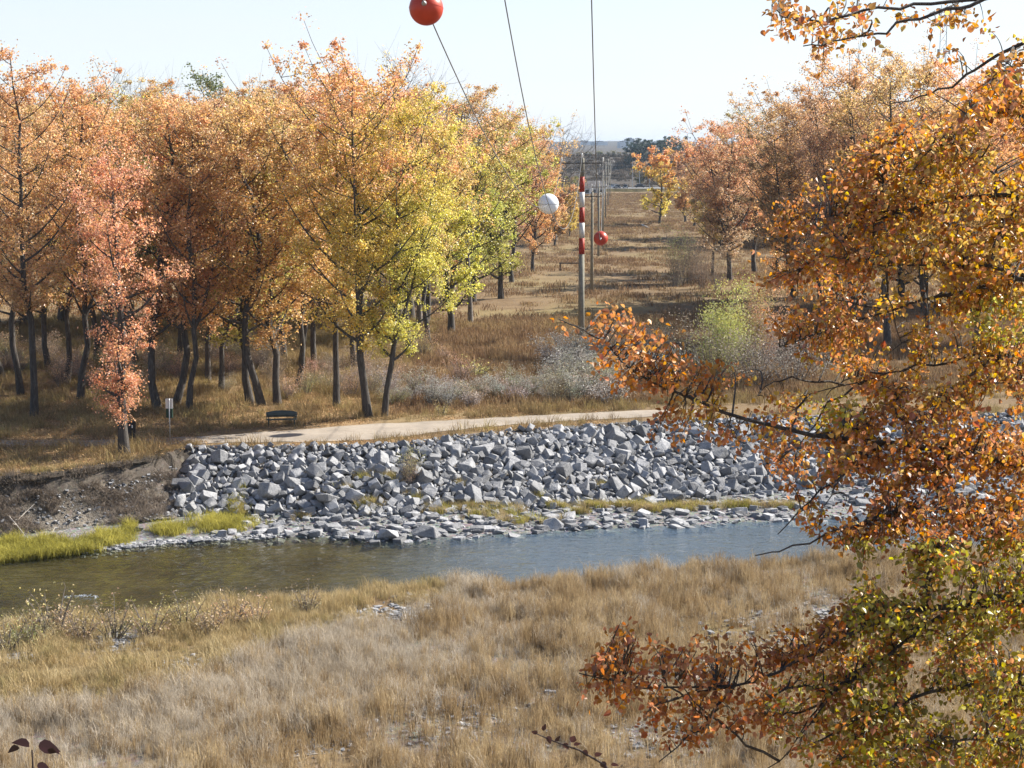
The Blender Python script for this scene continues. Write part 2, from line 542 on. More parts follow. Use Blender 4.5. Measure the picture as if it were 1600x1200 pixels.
kz = math_n(nt, 'ADD', kz, math_n(nt, 'MULTIPLY', f, 0.9), clamp=True)
c = mixc(nt, kz, ramp(nt, f2, [(0.3, (0.03, 0.024, 0.018)), (0.7, (0.10, 0.078, 0.056))]), ramp(nt, f2, [(0.3, (0.10, 0.085, 0.066)), (0.5, (0.22, 0.19, 0.155)), (0.68, (0.40, 0.37, 0.32))]))
nt.links.new(c, b.inputs['Base Color'])
b.inputs['Roughness'].default_value = 0.95
bump(nt, b, math_n(nt, 'ADD', f2, f), 1.0, 0.3)
simple('wall_pale', (0.55, 0.56, 0.58), 0.8, var=0.05, scale=0.2)
simple('roof_dark', (0.10, 0.09, 0.09), 0.8, var=0.1, scale=0.3)
simple('foam', (0.75, 0.78, 0.80), 0.6, var=0.05, scale=4)


# ---------------------------------------------------------------- mesh helpers
def np_mesh(name, V, faces, mats, smooth_=False, midx=None):
    """faces: list of integer arrays (M,k)"""
    V = np.asarray(V, np.float32)
    me = bpy.data.meshes.new(name)
    me.vertices.add(len(V))
    me.vertices.foreach_set('co', V.ravel())
    faces = [np.asarray(f, np.int32) for f in faces if len(f)]
    nl = sum(f.size for f in faces); nf = sum(len(f) for f in faces)
    me.loops.add(nl); me.polygons.add(nf)
    me.loops.foreach_set('vertex_index', np.concatenate([f.ravel() for f in faces]))
    starts, p = [], 0
    for f in faces:
        starts.append(p + np.arange(len(f)) * f.shape[1]); p += f.size
    me.polygons.foreach_set('loop_start', np.concatenate(starts).astype(np.int32))
    if midx is not None:
        me.polygons.foreach_set('material_index', np.asarray(midx, np.int32))
    me.polygons.foreach_set('use_smooth', np.full(nf, smooth_, bool))
    for mm in (mats if isinstance(mats, (list, tuple)) else [mats]):
        me.materials.append(MATS[mm])
    me.update(calc_edges=True)
    return me


def link(name, me, parent=None, loc=None, rot=None, scale=None):
    o = bpy.data.objects.new(name, me)
    COL.objects.link(o)
    if parent is not None:
        o.parent = parent
    if loc is not None:
        o.location = loc
    if rot is not None:
        o.rotation_euler = rot
    if scale is not None:
        o.scale = scale if hasattr(scale, '__len__') else (scale,) * 3
    return o


def tag(o, label=None, cat=None, group=None, kind=None):
    if label: o['label'] = label
    if cat: o['category'] = cat
    if group: o['group'] = group
    if kind: o['kind'] = kind
    return o


def empty(name, loc, rz=0.0, label=None, cat=None, group=None, scale=1.0):
    o = link(name, None, None, loc, (0, 0, rz), scale)
    o.empty_display_size = 0.3
    return tag(o, label, cat, group)


class Tubes:
    """collects tapered tubes as one mesh"""
    def __init__(self):
        self.V, self.F, self.n = [], [], 0

    def add(self, P, r, n=6, cap=True):
        P = np.asarray(P, float); r = np.broadcast_to(np.asarray(r, float), (len(P),))
        T = np.gradient(P, axis=0)
        T /= np.linalg.norm(T, axis=1)[:, None] + 1e-9
        ref = np.array([0.31, 0.87, 0.38]) if abs(T[0] @ np.array([0.31, 0.87, 0.38])) < 0.9 else np.array([1.0, 0, 0])
        A = np.cross(T, ref); A /= np.linalg.norm(A, axis=1)[:, None] + 1e-9
        B = np.cross(T, A)
        an = np.arange(n) * 2 * np.pi / n
        ring = P[:, None, :] + r[:, None, None] * (A[:, None, :] * np.cos(an)[None, :, None] + B[:, None, :] * np.sin(an)[None, :, None])
        self.V.append(ring.reshape(-1, 3))
        k = len(P)
        i = np.arange(k - 1)[:, None] * n; j = np.arange(n)[None, :]; j2 = (j + 1) % n
        q = np.stack([i + j, i + j2, i + n + j2, i + n + j], -1).reshape(-1, 4) + self.n
        self.F.append(q)
        self.n += k * n

    def mesh(self, name, mat, smooth_=True):
        return np_mesh(name, np.concatenate(self.V), [np.concatenate(self.F)], mat, smooth_)


class Solid:
    """small modelled objects: boxes, lathes, prisms in one mesh"""
    def __init__(self):
        self.bm = bmesh.new()

    def box(self, c, s, rot=None, bev=0.0):
        r = bmesh.ops.create_cube(self.bm, size=1.0)
        M = Matrix.Translation(c) @ (rot.to_4x4() if rot is not None else Matrix.Identity(4)) @ Matrix.Diagonal((*s, 1))
        bmesh.ops.transform(self.bm, matrix=M, verts=r['verts'])
        if bev:
            es = list({e for v in r['verts'] for e in v.link_edges})
            bmesh.ops.bevel(self.bm, geom=es, offset=bev, segments=2, affect='EDGES', profile=0.5)
        return self

    def lathe(self, prof, n=16, c=(0, 0, 0), axis=None):
        rings = []
        M = Matrix.Translation(c) @ (axis.to_4x4() if axis is not None else Matrix.Identity(4))
        for r, z in prof:
            rings.append([self.bm.verts.new(M @ Vector((max(r, 1e-4) * math.cos(a), max(r, 1e-4) * math.sin(a), z)))
                          for a in [i * 2 * math.pi / n for i in range(n)]])
        for a, b_ in zip(rings, rings[1:]):
            for i in range(n):
                self.bm.faces.new((a[i], a[(i + 1) % n], b_[(i + 1) % n], b_[i]))
        self.bm.faces.new(list(reversed(rings[0]))); self.bm.faces.new(rings[-1])
        return self

    def bar(self, p, q, r, n=8):
        p, q = Vector(p), Vector(q)
        d = q - p
        self.lathe([(r, 0), (r, d.length)], n, p, d.to_track_quat('Z', 'Y').to_matrix())
        return self

    def build(self, name, mat, parent=None, loc=None, rot=None, smooth_=False):
        me = bpy.data.meshes.new(name)
        bmesh.ops.recalc_face_normals(self.bm, faces=self.bm.faces[:])
        self.bm.to_mesh(me); self.bm.free()
        me.materials.append(MATS[mat])
        if smooth_:
            me.polygons.foreach_set('use_smooth', np.ones(len(me.polygons), bool))
        return link(name, me, parent, loc, rot)


def leaf_quads(P, size, rng, up=0.2, shape=0.72):
    """folded diamond leaves at P -> verts, quads"""
    n = len(P)
    N = rng.normal(size=(n, 3)); N[:, 2] = np.abs(N[:, 2]) * (1 + up)
    N /= np.linalg.norm(N, axis=1)[:, None]
    A = np.cross(N, rng.normal(size=(n, 3))); A /= np.linalg.norm(A, axis=1)[:, None] + 1e-9
    B = np.cross(N, A)
    s = (size * rng.uniform(0.65, 1.3, n))[:, None]
    w = s * shape * 0.5
    V = np.stack([P - A * s * 0.5, P + B * w + N * s * 0.12, P + A * s * 0.5, P - B * w + N * s * 0.12], 1).reshape(-1, 3)
    F = np.arange(n * 4).reshape(n, 4)
    return V, F


# ---------------------------------------------------------------- ground
def axis_lines(segs):
    a = []
    for s, e, st in segs:
        a.append(np.arange(s, e, st))
    return np.concatenate(a)


ys = axis_lines([(-40, 0, 4), (0, 40, 2), (40, 64, 0.9), (64, 112, 0.4), (112, 200, 1.6), (200, 640, 8), (640, 1000, 12), (1000, 9001, 160)])
xr = np.concatenate([np.arange(0, 46, 0.55), np.arange(46, 160, 5), np.geomspace(160, 5000, 26)])
xs = np.concatenate([-xr[:0:-1], xr])
GX, GY = np.meshgrid(xs, ys)
GZ = terrain(GX, GY)
V = np.stack([GX, GY, GZ], -1).reshape(-1, 3)
nx, ny = len(xs), len(ys)
ii = (np.arange(ny - 1)[:, None] * nx + np.arange(nx - 1)[None, :]).ravel()
F = np.stack([ii, ii + 1, ii + nx + 1, ii + nx], -1)
me = np_mesh('ground', V, [F], 'ground', True)
fw, nw, bt, tp = FW(GX), NW(GX), BT(GX), TP(GX)
grav = ((GY > nw - 3) & (GY < bt)).astype(float)
grav = np.where(GY < nw, smooth((fbm(GX * 0.16, GY * 0.16, 61) - 0.40) / 0.15) * 0.8, grav)
grav = np.where(GY < 36, 0.0, grav)
grav = np.where((GY >= bt) & (GY < tp + 0.4), np.where(GX < X_CUT, 0.55, 1.0), grav)
grav = np.where((GY > 1100), 0.0, grav)
litz = np.where((GY > PN(GX) - 0.8) & (GY < PF(GX) + 0.4), 0.2, 1.0) * smooth((GY - tp) / 1.0) * smooth((150 - GY) / 30) * smooth((2 - GX) / 6) * (0.25 + 0.75 * smooth((fbm(GX * 0.3, GY * 0.3, 71) - 0.35) / 0.2))
s3 = (GY - bt) / np.maximum(tp - bt, 0.3)
soilz = np.where((GX < X_CUT + 0.3) & (s3 > 0.70) & (s3 < 0.97), 0.9, 0.0)
soilz = np.where((GX < X_CUT + 0.3) & (s3 > 0) & (s3 <= 0.7), 0.45 * fbm(GX, GY, 77) * 2, soilz)
soilz = np.where(GY > 705, 1.0 + 0.3 * (fbm(GX * 0.02, GY * 0.02, 79) - 0.4), soilz)
za = np.stack([grav, np.where(GY > tp, litz, 0), np.clip(np.where((GY > nw - 0.3) & (GY < fw - 0.2), 0.85, soilz), 0, 1), ((GY > nw - 0.3) & (GY < fw - 0.2)) * (0.92 - 0.85 * smooth((GX + 8) / 9))], -1).reshape(-1, 4)
at = me.color_attributes.new('zone', 'FLOAT_COLOR', 'POINT')
at.data.foreach_set('color', za.astype(np.float32).ravel())
ground = tag(link('ground', me), 'dry autumn flood plain and gravel bank running to the far hills', kind='structure')

# water sheet
wx = np.concatenate([np.arange(-130, -34, 4), np.arange(-34, 34, 0.14), np.arange(34, 131, 4)])
wt = np.linspace(0, 1, 110)
WX, WT = np.meshgrid(wx, wt)
a0, a1 = NW(WX) - 1.6, FW(WX) + 1.4
WY = a0 + (a1 - a0) * WT
wa = 1.3 - 0.6 * smooth((WX + 9 + 3 * (fbm(WX * 0.2, WY * 0.4, 163) - 0.5)) / 10)          # livelier water where the current quickens
WZ = ((fbm(WX * 0.9 + 0.4 * WY, WY * 1.5, 151, 2) - 0.37) * 0.085 + (fbm(WX * 2.1, WY * 3.2, 155, 2) - 0.37) * 0.05) * wa
V = np.stack([WX, WY, WATER_Z + WZ], -1).reshape(-1, 3)
nx = len(wx)
ii = (np.arange(len(wt) - 1)[:, None] * nx + np.arange(nx - 1)[None, :]).ravel()
F = np.stack([ii, ii + 1, ii + nx + 1, ii + nx], -1)
river = tag(link('river', np_mesh('river', V, [F], 'river_water', True)), 'shallow rippled river, olive on one side and blue on the other', kind='structure')
sky_attr = river.data.attributes.new('deep', 'FLOAT', 'POINT')  # where the painted sky-reflection blue goes, not a measure of water depth
sky_attr.data.foreach_set('value', smooth((WX + 9 + 5 * (fbm(WX * 0.25, WY * 0.6, 167) - 0.45)) / 10).astype(np.float32).ravel())

# path
px = np.arange(-60, float(gp(1160, 640)[0]), 0.5)
PT = np.linspace(0, 1, 6)
PX, PTT = np.meshgrid(px, PT)
ptap = 1 - 0.97 * smooth((PX - float(gp(985, 650)[0])) / (px[-1] - float(gp(985, 650)[0])))
PY = PN(PX) + (PF(PX) - PN(PX)) * (0.5 + (PTT - 0.5) * ptap)
wob = (fbm(PX * 0.9, PTT * 3, 55) - 0.5) * 0.9
PY = PY + np.where((PTT < 0.01) | (PTT > 0.99), wob * ptap, 0)
PZ = terrain(PX, PY) * 0 + np.maximum.reduce([terrain(PX, PY)]) + 0.025
V = np.stack([PX, PY, PZ], -1).reshape(-1, 3)
nx = len(px)
ii = (np.arange(len(PT) - 1)[:, None] * nx + np.arange(nx - 1)[None, :]).ravel()
F = np.stack([ii, ii + 1, ii + nx + 1, ii + nx], -1)
tag(link('path', np_mesh('path', V, [F], 'path_gravel', True)), 'beige gravel footpath along the top of the bank', kind='structure')

# far road
rx = np.arange(-300, 301, 10.0)
RY = np.array([676, 700.0])
V = np.array([[x, y + 0.05 * x, 1.2] for y in RY for x in rx])
nx = len(rx)
F = np.stack([np.arange(nx - 1), np.arange(1, nx), nx + np.arange(1, nx), nx + np.arange(nx - 1)], -1)
Vb = V.copy(); Vb[:, 2] = -1.5; Vb[:nx, 1] -= 6; Vb[nx:, 1] += 6
F2 = [F, np.stack([2 * nx + np.arange(nx - 1), 2 * nx + np.arange(1, nx), np.arange(1, nx), np.arange(nx - 1)], -1),
      np.stack([nx + np.arange(nx - 1), nx + np.arange(1, nx), 3 * nx + np.arange(1, nx), 3 * nx + np.arange(nx - 1)], -1)]
mi = [0] * (nx - 1) + [1] * (2 * (nx - 1))
tag(link('road', np_mesh('road', np.concatenate([V, Vb]), F2, ['asphalt', 'ground'], False, mi)), 'pale grey road crossing the far end of the clearing', kind='structure')


# ---------------------------------------------------------------- trees
class TreeKind:
    pass


def bez(p0, p1, p2, n):
    t = np.linspace(0, 1, n)[:, None]
    return (1 - t) ** 2 * p0 + 2 * t * (1 - t) * p1 + t ** 2 * p2


def make_tree(seed, H=20.0, base=0.30, Rad=3.6, limbs=20, leaves=16000, leaf=0.17, wander=0.5, rt=0.26,
              fork=False, bare=False, low=False, top_sparse=0.0):
    rng = np.random.default_rng(seed)
    T = Tubes()
    k = 12
    t = np.linspace(0, 1, k)
    off = np.cumsum(rng.normal(0, wander * 0.35, (k, 2)), axis=0); off[0] = 0; off[1] *= 0.5
    P = np.stack([off[:, 0], off[:, 1], t * H * 0.96], -1)
    rad = rt * (1 - t) ** 0.8 + 0.02
    rad[0] *= 1.35
    P[0, 2] -= 0.4
    T.add(P, rad, 8)
    trunks = [(P, rad, base)]
    if fork:
        i0 = 3
        d = rng.uniform(0, 6.28)
        tip = P[i0] + np.array([math.cos(d) * Rad * 0.7, math.sin(d) * Rad * 0.7, H * 0.62])
        Q = bez(P[i0], P[i0] + np.array([math.cos(d) * 1.6, math.sin(d) * 1.6, H * 0.16]), tip, 9)
        rq = np.linspace(rad[i0] * 0.75, 0.02, 9)
        T.add(Q, rq, 7)
        trunks.append((Q, rq, 0.25))
    TB = Tubes()
    centers = []
    ph = rng.uniform(0, 6.28)
    for ti, (TP_, TR, b0) in enumerate(trunks):
        nl = limbs if ti == 0 else limbs // 2
        for i in range(nl):
            f = b0 + (0.97 - b0) * (i + rng.uniform(0, 1)) / nl
            x = f * (len(TP_) - 1); a = int(min(x, len(TP_) - 2)); w = x - a
            s = TP_[a] * (1 - w) + TP_[a + 1] * w
            r0 = (TR[a] * (1 - w) + TR[a + 1] * w) * 0.55
            ph += 2.4 + rng.normal(0, 0.4)
            prof = math.sin(math.pi * (0.13 + 0.76 * (f - b0) / (1 - b0))) ** 0.7
            L = Rad * prof * rng.uniform(0.55, 1.35) * (0.75 if ti else 1)
            rise = rng.uniform(0.45, 1.35)
            e = s + np.array([math.cos(ph) * L, math.sin(ph) * L, L * rise])
            mid = s + np.array([math.cos(ph) * L * 0.6, math.sin(ph) * L * 0.6, L * rise * 0.25])
            B = bez(s, mid, e, 6)
            TB.add(B, np.linspace(max(r0, 0.03), 0.012, 6), 5)
            nsub = 5 if not bare else 7
            for j in range(nsub):
                g = rng.uniform(0.3, 1.0)
                q = B[min(5, int(g * 5))]
                d = rng.normal(size=3); d[2] = abs(d[2]) * 0.8 + 0.15
                d /= np.linalg.norm(d)
                l2 = L * rng.uniform(0.22, 0.45) + 0.3
                e2 = q + d * l2
                m2 = (q + e2) / 2 + np.array([0, 0, -0.1 * l2])
                S = bez(q, m2, e2, 4)
                TB.add(S, np.linspace(0.022, 0.006, 4), 3)
                centers += [(e2, 1.0), ((q + e2) / 2, 0.8)]
                if bare:
                    for _ in range(3):
                        d3 = d + rng.normal(0, 0.5, 3); d3[2] = abs(d3[2])
                        TB.add(np.array([(q + e2) / 2, (q + e2) / 2 + d3 * l2 * 0.5, (q + e2) / 2 + d3 * l2 * 0.9 + np.array([0, 0, 0.1])]), [0.010, 0.007, 0.004], 3)
            centers.append((e, 1.0))
    if low:     # leafy shoots low on the trunk
        for i in range(26):
            f = rng.uniform(0.12, base + 0.1)
            x = f * (k - 1); a = int(x)
            s = P[a] + (P[a + 1] - P[a]) * (x - a)
            an = rng.uniform(0, 6.28); l = rng.uniform(0.5, 1.5)
            e = s + np.array([math.cos(an) * l, math.sin(an) * l, l * 0.1])
            TB.add(np.array([s, (s + e) / 2 + np.array([0, 0, 0.15]), e]), [0.02, 0.012, 0.005], 3)
            centers.append((e, 0.9)); centers.append(((s + e) / 2, 0.7))
    C = np.array([c for c, _ in centers]); Wt = np.array([w for _, w in centers])
    if top_sparse:
        Wt = Wt * (1 - top_sparse * smooth((C[:, 2] / H - 0.62) / 0.3))
    Wt = Wt * rng.uniform(0.15, 1.6, len(Wt))
    kind = TreeKind()
    kind.H = H
    kind.trunk = T.mesh('trunk', 'bark' if not bare else 'twig_bark')
    kind.crown = None
    kind.limbs = TB.mesh('branches', 'bark' if not bare else 'twig_bark')
    if leaves:
        idx = rng.choice(len(C), leaves, p=Wt / Wt.sum())
        sg = rng.uniform(0.10, 0.38, len(C))[idx]
        Pl = C[idx] + rng.normal(size=(leaves, 3)) * sg[:, None] * np.array([1, 1, 0.85])
        Vl, Fl = leaf_quads(Pl, leaf, rng)
        kind.crown = np_mesh('crown', Vl, [Fl], 'grove_leaves')
    return kind


KINDS = {
    'tall':   make_tree(11, 21.5, 0.26, 3.4, 30, 20000, 0.140, 0.5, 0.19, top_sparse=0.6),
    'tall2':  make_tree(12, 20.5, 0.24, 3.6, 28, 22000, 0.140, 0.6, 0.20, fork=True, top_sparse=0.4),
    'broad':  make_tree(13, 20.0, 0.17, 4.5, 36, 40000, 0.140, 0.35, 0.22, fork=True, top_sparse=0.35),
    'slim':   make_tree(14, 18.0, 0.26, 2.7, 26, 14500, 0.138, 0.8, 0.18, top_sparse=0.3),
    'slim2':  make_tree(15, 17.0, 0.20, 2.9, 26, 15000, 0.138, 0.9, 0.17, top_sparse=0.3),
    'bank':   make_tree(16, 16.0, 0.20, 2.4, 26, 15500, 0.132, 0.25, 0.30, low=True),
    'round':  make_tree(17, 16.0, 0.12, 4.8, 34, 26000, 0.185, 0.4, 0.26, fork=True, top_sparse=0.2),
    'sparse': make_tree(18, 20.0, 0.30, 3.6, 26, 6000, 0.165, 0.6, 0.26),
    'bare':   make_tree(19, 19.0, 0.22, 4.0, 22, 0, 0.16, 0.5, 0.24, bare=True),
    'bare2':  make_tree(20, 15.0, 0.15, 4.4, 22, 0, 0.16, 0.5, 0.20, bare=True, fork=True),
    'far':    make_tree(21, 14.0, 0.10, 4.6, 24, 9000, 0.36, 0.4, 0.24),
    'far2':   make_tree(22, 12.0, 0.08, 4.2, 22, 8000, 0.38, 0.4, 0.22),
}
# linear albedo of turned leaves
OR = (0.68, 0.365, 0.125); SAL = (0.70, 0.390, 0.150); RUST = (0.60, 0.305, 0.125); GOLD = (0.68, 0.425, 0.105)
YEL = (0.68, 0.565, 0.065); LIME = (0.49, 0.50, 0.075); OLI = (0.34, 0.31, 0.085); BRN = (0.46, 0.30, 0.165); GRN = (0.13, 0.15, 0.045)
PINE = (0.050, 0.075, 0.060)


def jit(c, rng, a=0.12):
    return [max(0.01, min(0.9, q * (1 + rng.uniform(-a, a)))) for q in c]


trng = np.random.default_rng(5)


def place_tree(kind, u, vbase, vtop, top, low, label, group=None, name='cottonwood_tree', cat='tree', wide=1.0, rz=None, lean=(0, 0), y=None):
    if y is None:
        x, y = gp(u, vbase, 0.0)
    else:
        x = pd(u, vbase, y)[0]
    x, y = float(x), float(y)
    z = tz(x, y)
    K = KINDS[kind]
    ztop = pd(u, vtop, y)[2]
    s = max(0.2, (ztop - z) / K.H)
    o = empty(name, (x, y, z - 0.05), trng.uniform(0, 6.28) if rz is None else rz, label, cat, group)
    o.scale = (s * wide, s * wide, s)
    if lean != (0, 0):
        o.rotation_euler = (lean[0], lean[1], 0)
    link('trunk', K.trunk, o)
    link('branches', K.limbs, o)
    if K.crown is not None:
        c_ = link('crown', K.crown, o)
        c_['leaf_top'] = jit(top, trng)
        c_['leaf_low'] = jit(low, trng)
    return o


# front row along the path, left grove
front = [
    ('tall', 53, 650, 58, OR, SAL, 'tall forked cottonwood with thin rust-orange top rising highest at the grove end', 1.05, (0, 0)),
    ('slim', 33, 612, 150, SAL, SAL, 'slender dark-trunked cottonwood just behind the tall forked tree', 1.1, (0, 0)),
    ('tall2', 125, 622, 118, OR, GOLD, 'golden-orange cottonwood with a curved dark trunk', 1.0, (0, 0.03)),
    ('bank', 195, 712, 250, SAL, SAL, 'salmon-orange cottonwood standing alone on the eroded bank edge', 0.95, (0, 0)),
    ('slim2', 248, 636, 150, OR, OR, 'orange cottonwood in the trio behind the white sign, on the side of the bin', 1.2, (0, 0)),
    ('slim', 270, 633, 142, SAL, OR, 'middle orange cottonwood of the trio behind the white sign', 1.1, (0, 0)),
    ('tall2', 295, 642, 150, SAL, OR, 'orange cottonwood leaning slightly, nearest the bench in the sign trio', 0.95, (0, 0.03)),
    ('slim2', 393, 630, 160, OR, LIME, 'thin orange cottonwood directly behind the bench end', 1.2, (0, 0)),
    ('slim', 410, 634, 150, OR, GOLD, 'cottonwood with a trunk leaning over behind the bench', 1.2, (0, -0.09)),
    ('slim2', 435, 633, 165, SAL, OR, 'orange low-branched cottonwood rising behind the bench back', 1.15, (0, 0.06)),
    ('tall', 525, 636, 98, OR, GOLD, 'tall orange-topped cottonwood beside the yellow twin trunks', 1.05, (0, -0.04)),
    ('broad', 576, 650, 92, OR, YEL, 'big yellow cottonwood with orange top, thicker of the twin trunks by the path', 0.98, (0, 0)),
    ('broad', 600, 649, 150, YEL, YEL, 'yellow cottonwood with the straighter of the twin trunks by the path', 0.85, (0, 0.03)),
]
for kd, u, vb, vt, c1, c2, lab, wd, ln in front:
    place_tree(kd, u, vb, vt, c1, c2, lab, 'cottonwoods along the path', wide=wd, lean=ln)

second = [
    ('slim', 8, 592, 160, SAL, OR), ('slim2', 78, 578, 150, OR, GOLD), ('tall2', 150, 566, 135, OR, LIME), ('slim', 218, 572, 150, SAL, RUST),
    ('tall', 280, 560, 140, OR, LIME), ('slim2', 350, 557, 150, RUST, LIME), ('tall2', 382, 552, 140, SAL, LIME), ('slim', 470, 572, 150, OR, YEL),
    ('slim2', 492, 577, 140, RUST, OR), ('tall', 640, 560, 130, OR, YEL), ('tall2', 670, 536, 150, OR, GOLD), ('round', 705, 520, 205, SAL, YEL),
    ('slim', 102, 600, 160, OR, GOLD), ('slim2', 325, 598, 175, SAL, OR), ('slim', 462, 605, 190, OR, GOLD), ('slim2', 345, 610, 200, RUST, OR), ('slim', 168, 596, 170, SAL, OR),
    ('tall', -40, 600, 130, OR, GOLD), ('broad', -20, 560, 150, OR, OR), ('tall2', 445, 560, 140, OR, LIME), ('slim2', 555, 575, 160, RUST, LIME),
]
ORD = ['first', 'second', 'third', 'fourth', 'fifth', 'sixth', 'seventh', 'eighth', 'ninth', 'tenth', 'eleventh', 'twelfth', 'thirteenth', 'fourteenth', 'fifteenth', 'sixteenth', 'seventeenth', 'eighteenth', 'nineteenth', 'twentieth', 'twenty-first', 'twenty-second']
second.sort(key=lambda q: -q[1])
for i, (kd, u, vb, vt, c1, c2) in enumerate(second):
    place_tree(kd, u, vb, vt, c1, c2, 'orange cottonwood standing %s from the clearing in the grove\'s second row' % ORD[i], 'trees in the second row of the grove', wide=0.98)
# deeper rows
for i in range(24):
    u = -60 + i * 33 + trng.uniform(-14, 14)
    vb = trng.uniform(488, 535) if u < 560 else trng.uniform(480, 505)
    kd = ['tall', 'tall2', 'broad', 'sparse', 'slim2', 'broad'][i % 6]
    c1 = [OR, SAL, RUST, OR, BRN][i % 5]; c2 = [LIME, OR, GOLD, LIME][i % 4]
    place_tree(kd, u, vb, trng.uniform(135, 165), c1, c2, 'cottonwood crowded deep in the grove behind the second row', 'trees deep in the grove', wide=1.3)
for i, (u, vt) in enumerate([(205, 118), (625, 88), (250, 128), (655, 135), (440, 132), (735, 165)]):
    place_tree('bare', u, 505, vt, OR, OR, 'leafless grey tree poking above the grove canopy, %s' % ['near the lone tall tree', 'right of the orange peak', 'over the rust trees', 'behind the orange peak', 'over the bench', 'next to the clearing'][i], 'bare trees over the grove', wide=0.9)
place_tree('sparse', 325, 500, 118, GRN, GRN, 'dull green tree poking darkly above the grove canopy', wide=1.3)

# edge of the grove along the clearing
edge = [
    ('round', 738, 467, 190, OR, LIME, 'orange and olive cottonwood at the corner of the clearing', 1.1),
    ('round', 783, 463, 205, LIME, LIME, 'lime-green cottonwood leaning out over the clearing edge', 0.95),
    ('tall2', 800, 440, 172, RUST, BRN, 'thin rust-topped tree just behind the lime-green cottonwood', 1.2),
    ('round', 832, 425, 205, GOLD, GOLD, 'golden cottonwood at the far point of the grove edge', 0.72),
    ('bare2', 868, 380, 208, OR, OR, 'leafless grey tree beside the striped pole', 1.3),
    ('far', 890, 372, 300, GOLD, YEL, 'small yellow tree under the leafless grey tree', 0.9),
    ('far2', 866, 385, 300, SAL, OR, 'small pinkish-orange tree behind the white marker ball', 1.0),
]
for kd, u, vb, vt, c1, c2, lab, wd in edge:
    place_tree(kd, u, vb, vt, c1, c2, lab, 'trees on the grove edge', wide=wd)

# other side of the clearing
right = [
    ('far', 1030, 350, 242, (0.72, 0.36, 0.08), YEL, 'orange cottonwood with yellow skirts, standing out at the far clearing edge', 1.0),
    ('tall2', 1085, 352, 225, BRN, OR, 'thin brown tree behind the orange far cottonwood', 1.6),
    ('far2', 1072, 345, 250, BRN, OR, 'small brown tree next to the orange far cottonwood', 1.0),
    ('round', 1140, 440, 200, OR, BRN, 'orange-brown broad cottonwood on the clearing edge', 0.95),
    ('tall', 1112, 430, 235, OR, GOLD, 'thin orange tree in front of the orange-brown cottonwood', 1.1),
    ('tall2', 1180, 420, 168, OLI, OR, 'cottonwood with a dark green patch high in its crown', 1.4),
    ('tall', 1232, 425, 162, BRN, OR, 'brownish cottonwood with thin ragged top', 1.5),
    ('round', 1215, 455, 245, OR, GOLD, 'orange cottonwood below the ragged brownish one', 0.9),
    ('broad', 1340, 535, 98, OR, BRN, 'large rust-orange cottonwood rising behind the hanging branches', 0.95),
    ('tall', 1300, 500, 150, RUST, OR, 'dark rust cottonwood beside the large rust-orange one', 1.2),
    ('tall2', 1388, 545, 90, OR, GOLD, 'cottonwood with a dark trunk seen through the hanging branches', 1.15),
    ('broad', 1450, 525, 92, OR, GOLD, 'orange cottonwood in front of the lattice mast', 0.95),
    ('broad', 1530, 530, 110, OR, GOLD, 'orange cottonwood next to the one before the lattice mast', 1.0),
    ('tall2', 1600, 535, 130, OR, GOLD, 'orange cottonwood at the picture edge behind the hanging branches', 1.3),
]
for kd, u, vb, vt, c1, c2, lab, wd in right:
    place_tree(kd, u, vb, vt, c1, c2, lab, 'trees across the clearing', wide=wd)
for i in range(12):
    u = 1250 + i * 33 + trng.uniform(-10, 10)
    place_tree(['broad', 'tall2', 'round'][i % 3], u, trng.uniform(462, 490), trng.uniform(150, 190), [OR, RUST, RUST][i % 3], [BRN, OR, GOLD][i % 3],
               '%s cottonwood counted from the clearing in the wood behind the hanging branches' % ORD[i], 'trees in the wood across the clearing', wide=1.2)
for i in range(10):
    u = 1105 + i * 20 + trng.uniform(-8, 8)
    place_tree(['far', 'far2'][i % 2], u, trng.uniform(372, 392), trng.uniform(215, 260), [OR, OR, RUST][i % 3], [GOLD, BRN][i % 2],
               'distant orange-brown tree, %s along the far clearing edge from the poles' % ORD[i], 'distant trees beside the clearing', wide=1.1)
for i, (u, y) in enumerate([(862, 470), (850, 430), (838, 350), (884, 520), (905, 600), (895, 560)]):
    place_tree(['far', 'far2'][i % 2], u, 330, 285 - i * 1, [GOLD, OR, OR, BRN, GOLD, OLI][i], [LIME, GOLD, OR, OLI, OLI, OLI][i],
               'distant low tree past the grove end by the pole line', 'distant trees by the pole line', wide=1.1, y=y)
# evergreens and trees on the bluff
for i, (u, vt) in enumerate([(985, 226), (996, 221), (1008, 225), (1020, 224), (1040, 219), (1052, 219), (1064, 226)]):
    place_tree(['far', 'far2'][i % 2], u, 262, vt, PINE, PINE, 'dark green tree on the far bluff', 'dark trees on the bluff', name='bluff_tree', wide=1.25, y=860 + 12 * (i % 3))
for i in range(9):
    u = 1000 + i * 16
    place_tree(['far2', 'far'][i % 2], u, 280, trng.uniform(256, 268), [BRN, OLI, OR][i % 3], [OLI, BRN][i % 2], 'brownish tree at the foot of the bluff', 'trees at the foot of the bluff', name='bluff_tree', y=760, wide=1.2)
for i in range(14):
    u = 905 + i * 9 + trng.uniform(-3, 3)
    place_tree('far2', u, 245, 238 + trng.uniform(-2, 1), OLI, PINE, 'tiny dark bush on the skyline of the bluff', 'bushes on the bluff skyline', name='bluff_bush', cat='bush', y=905, wide=1.5)


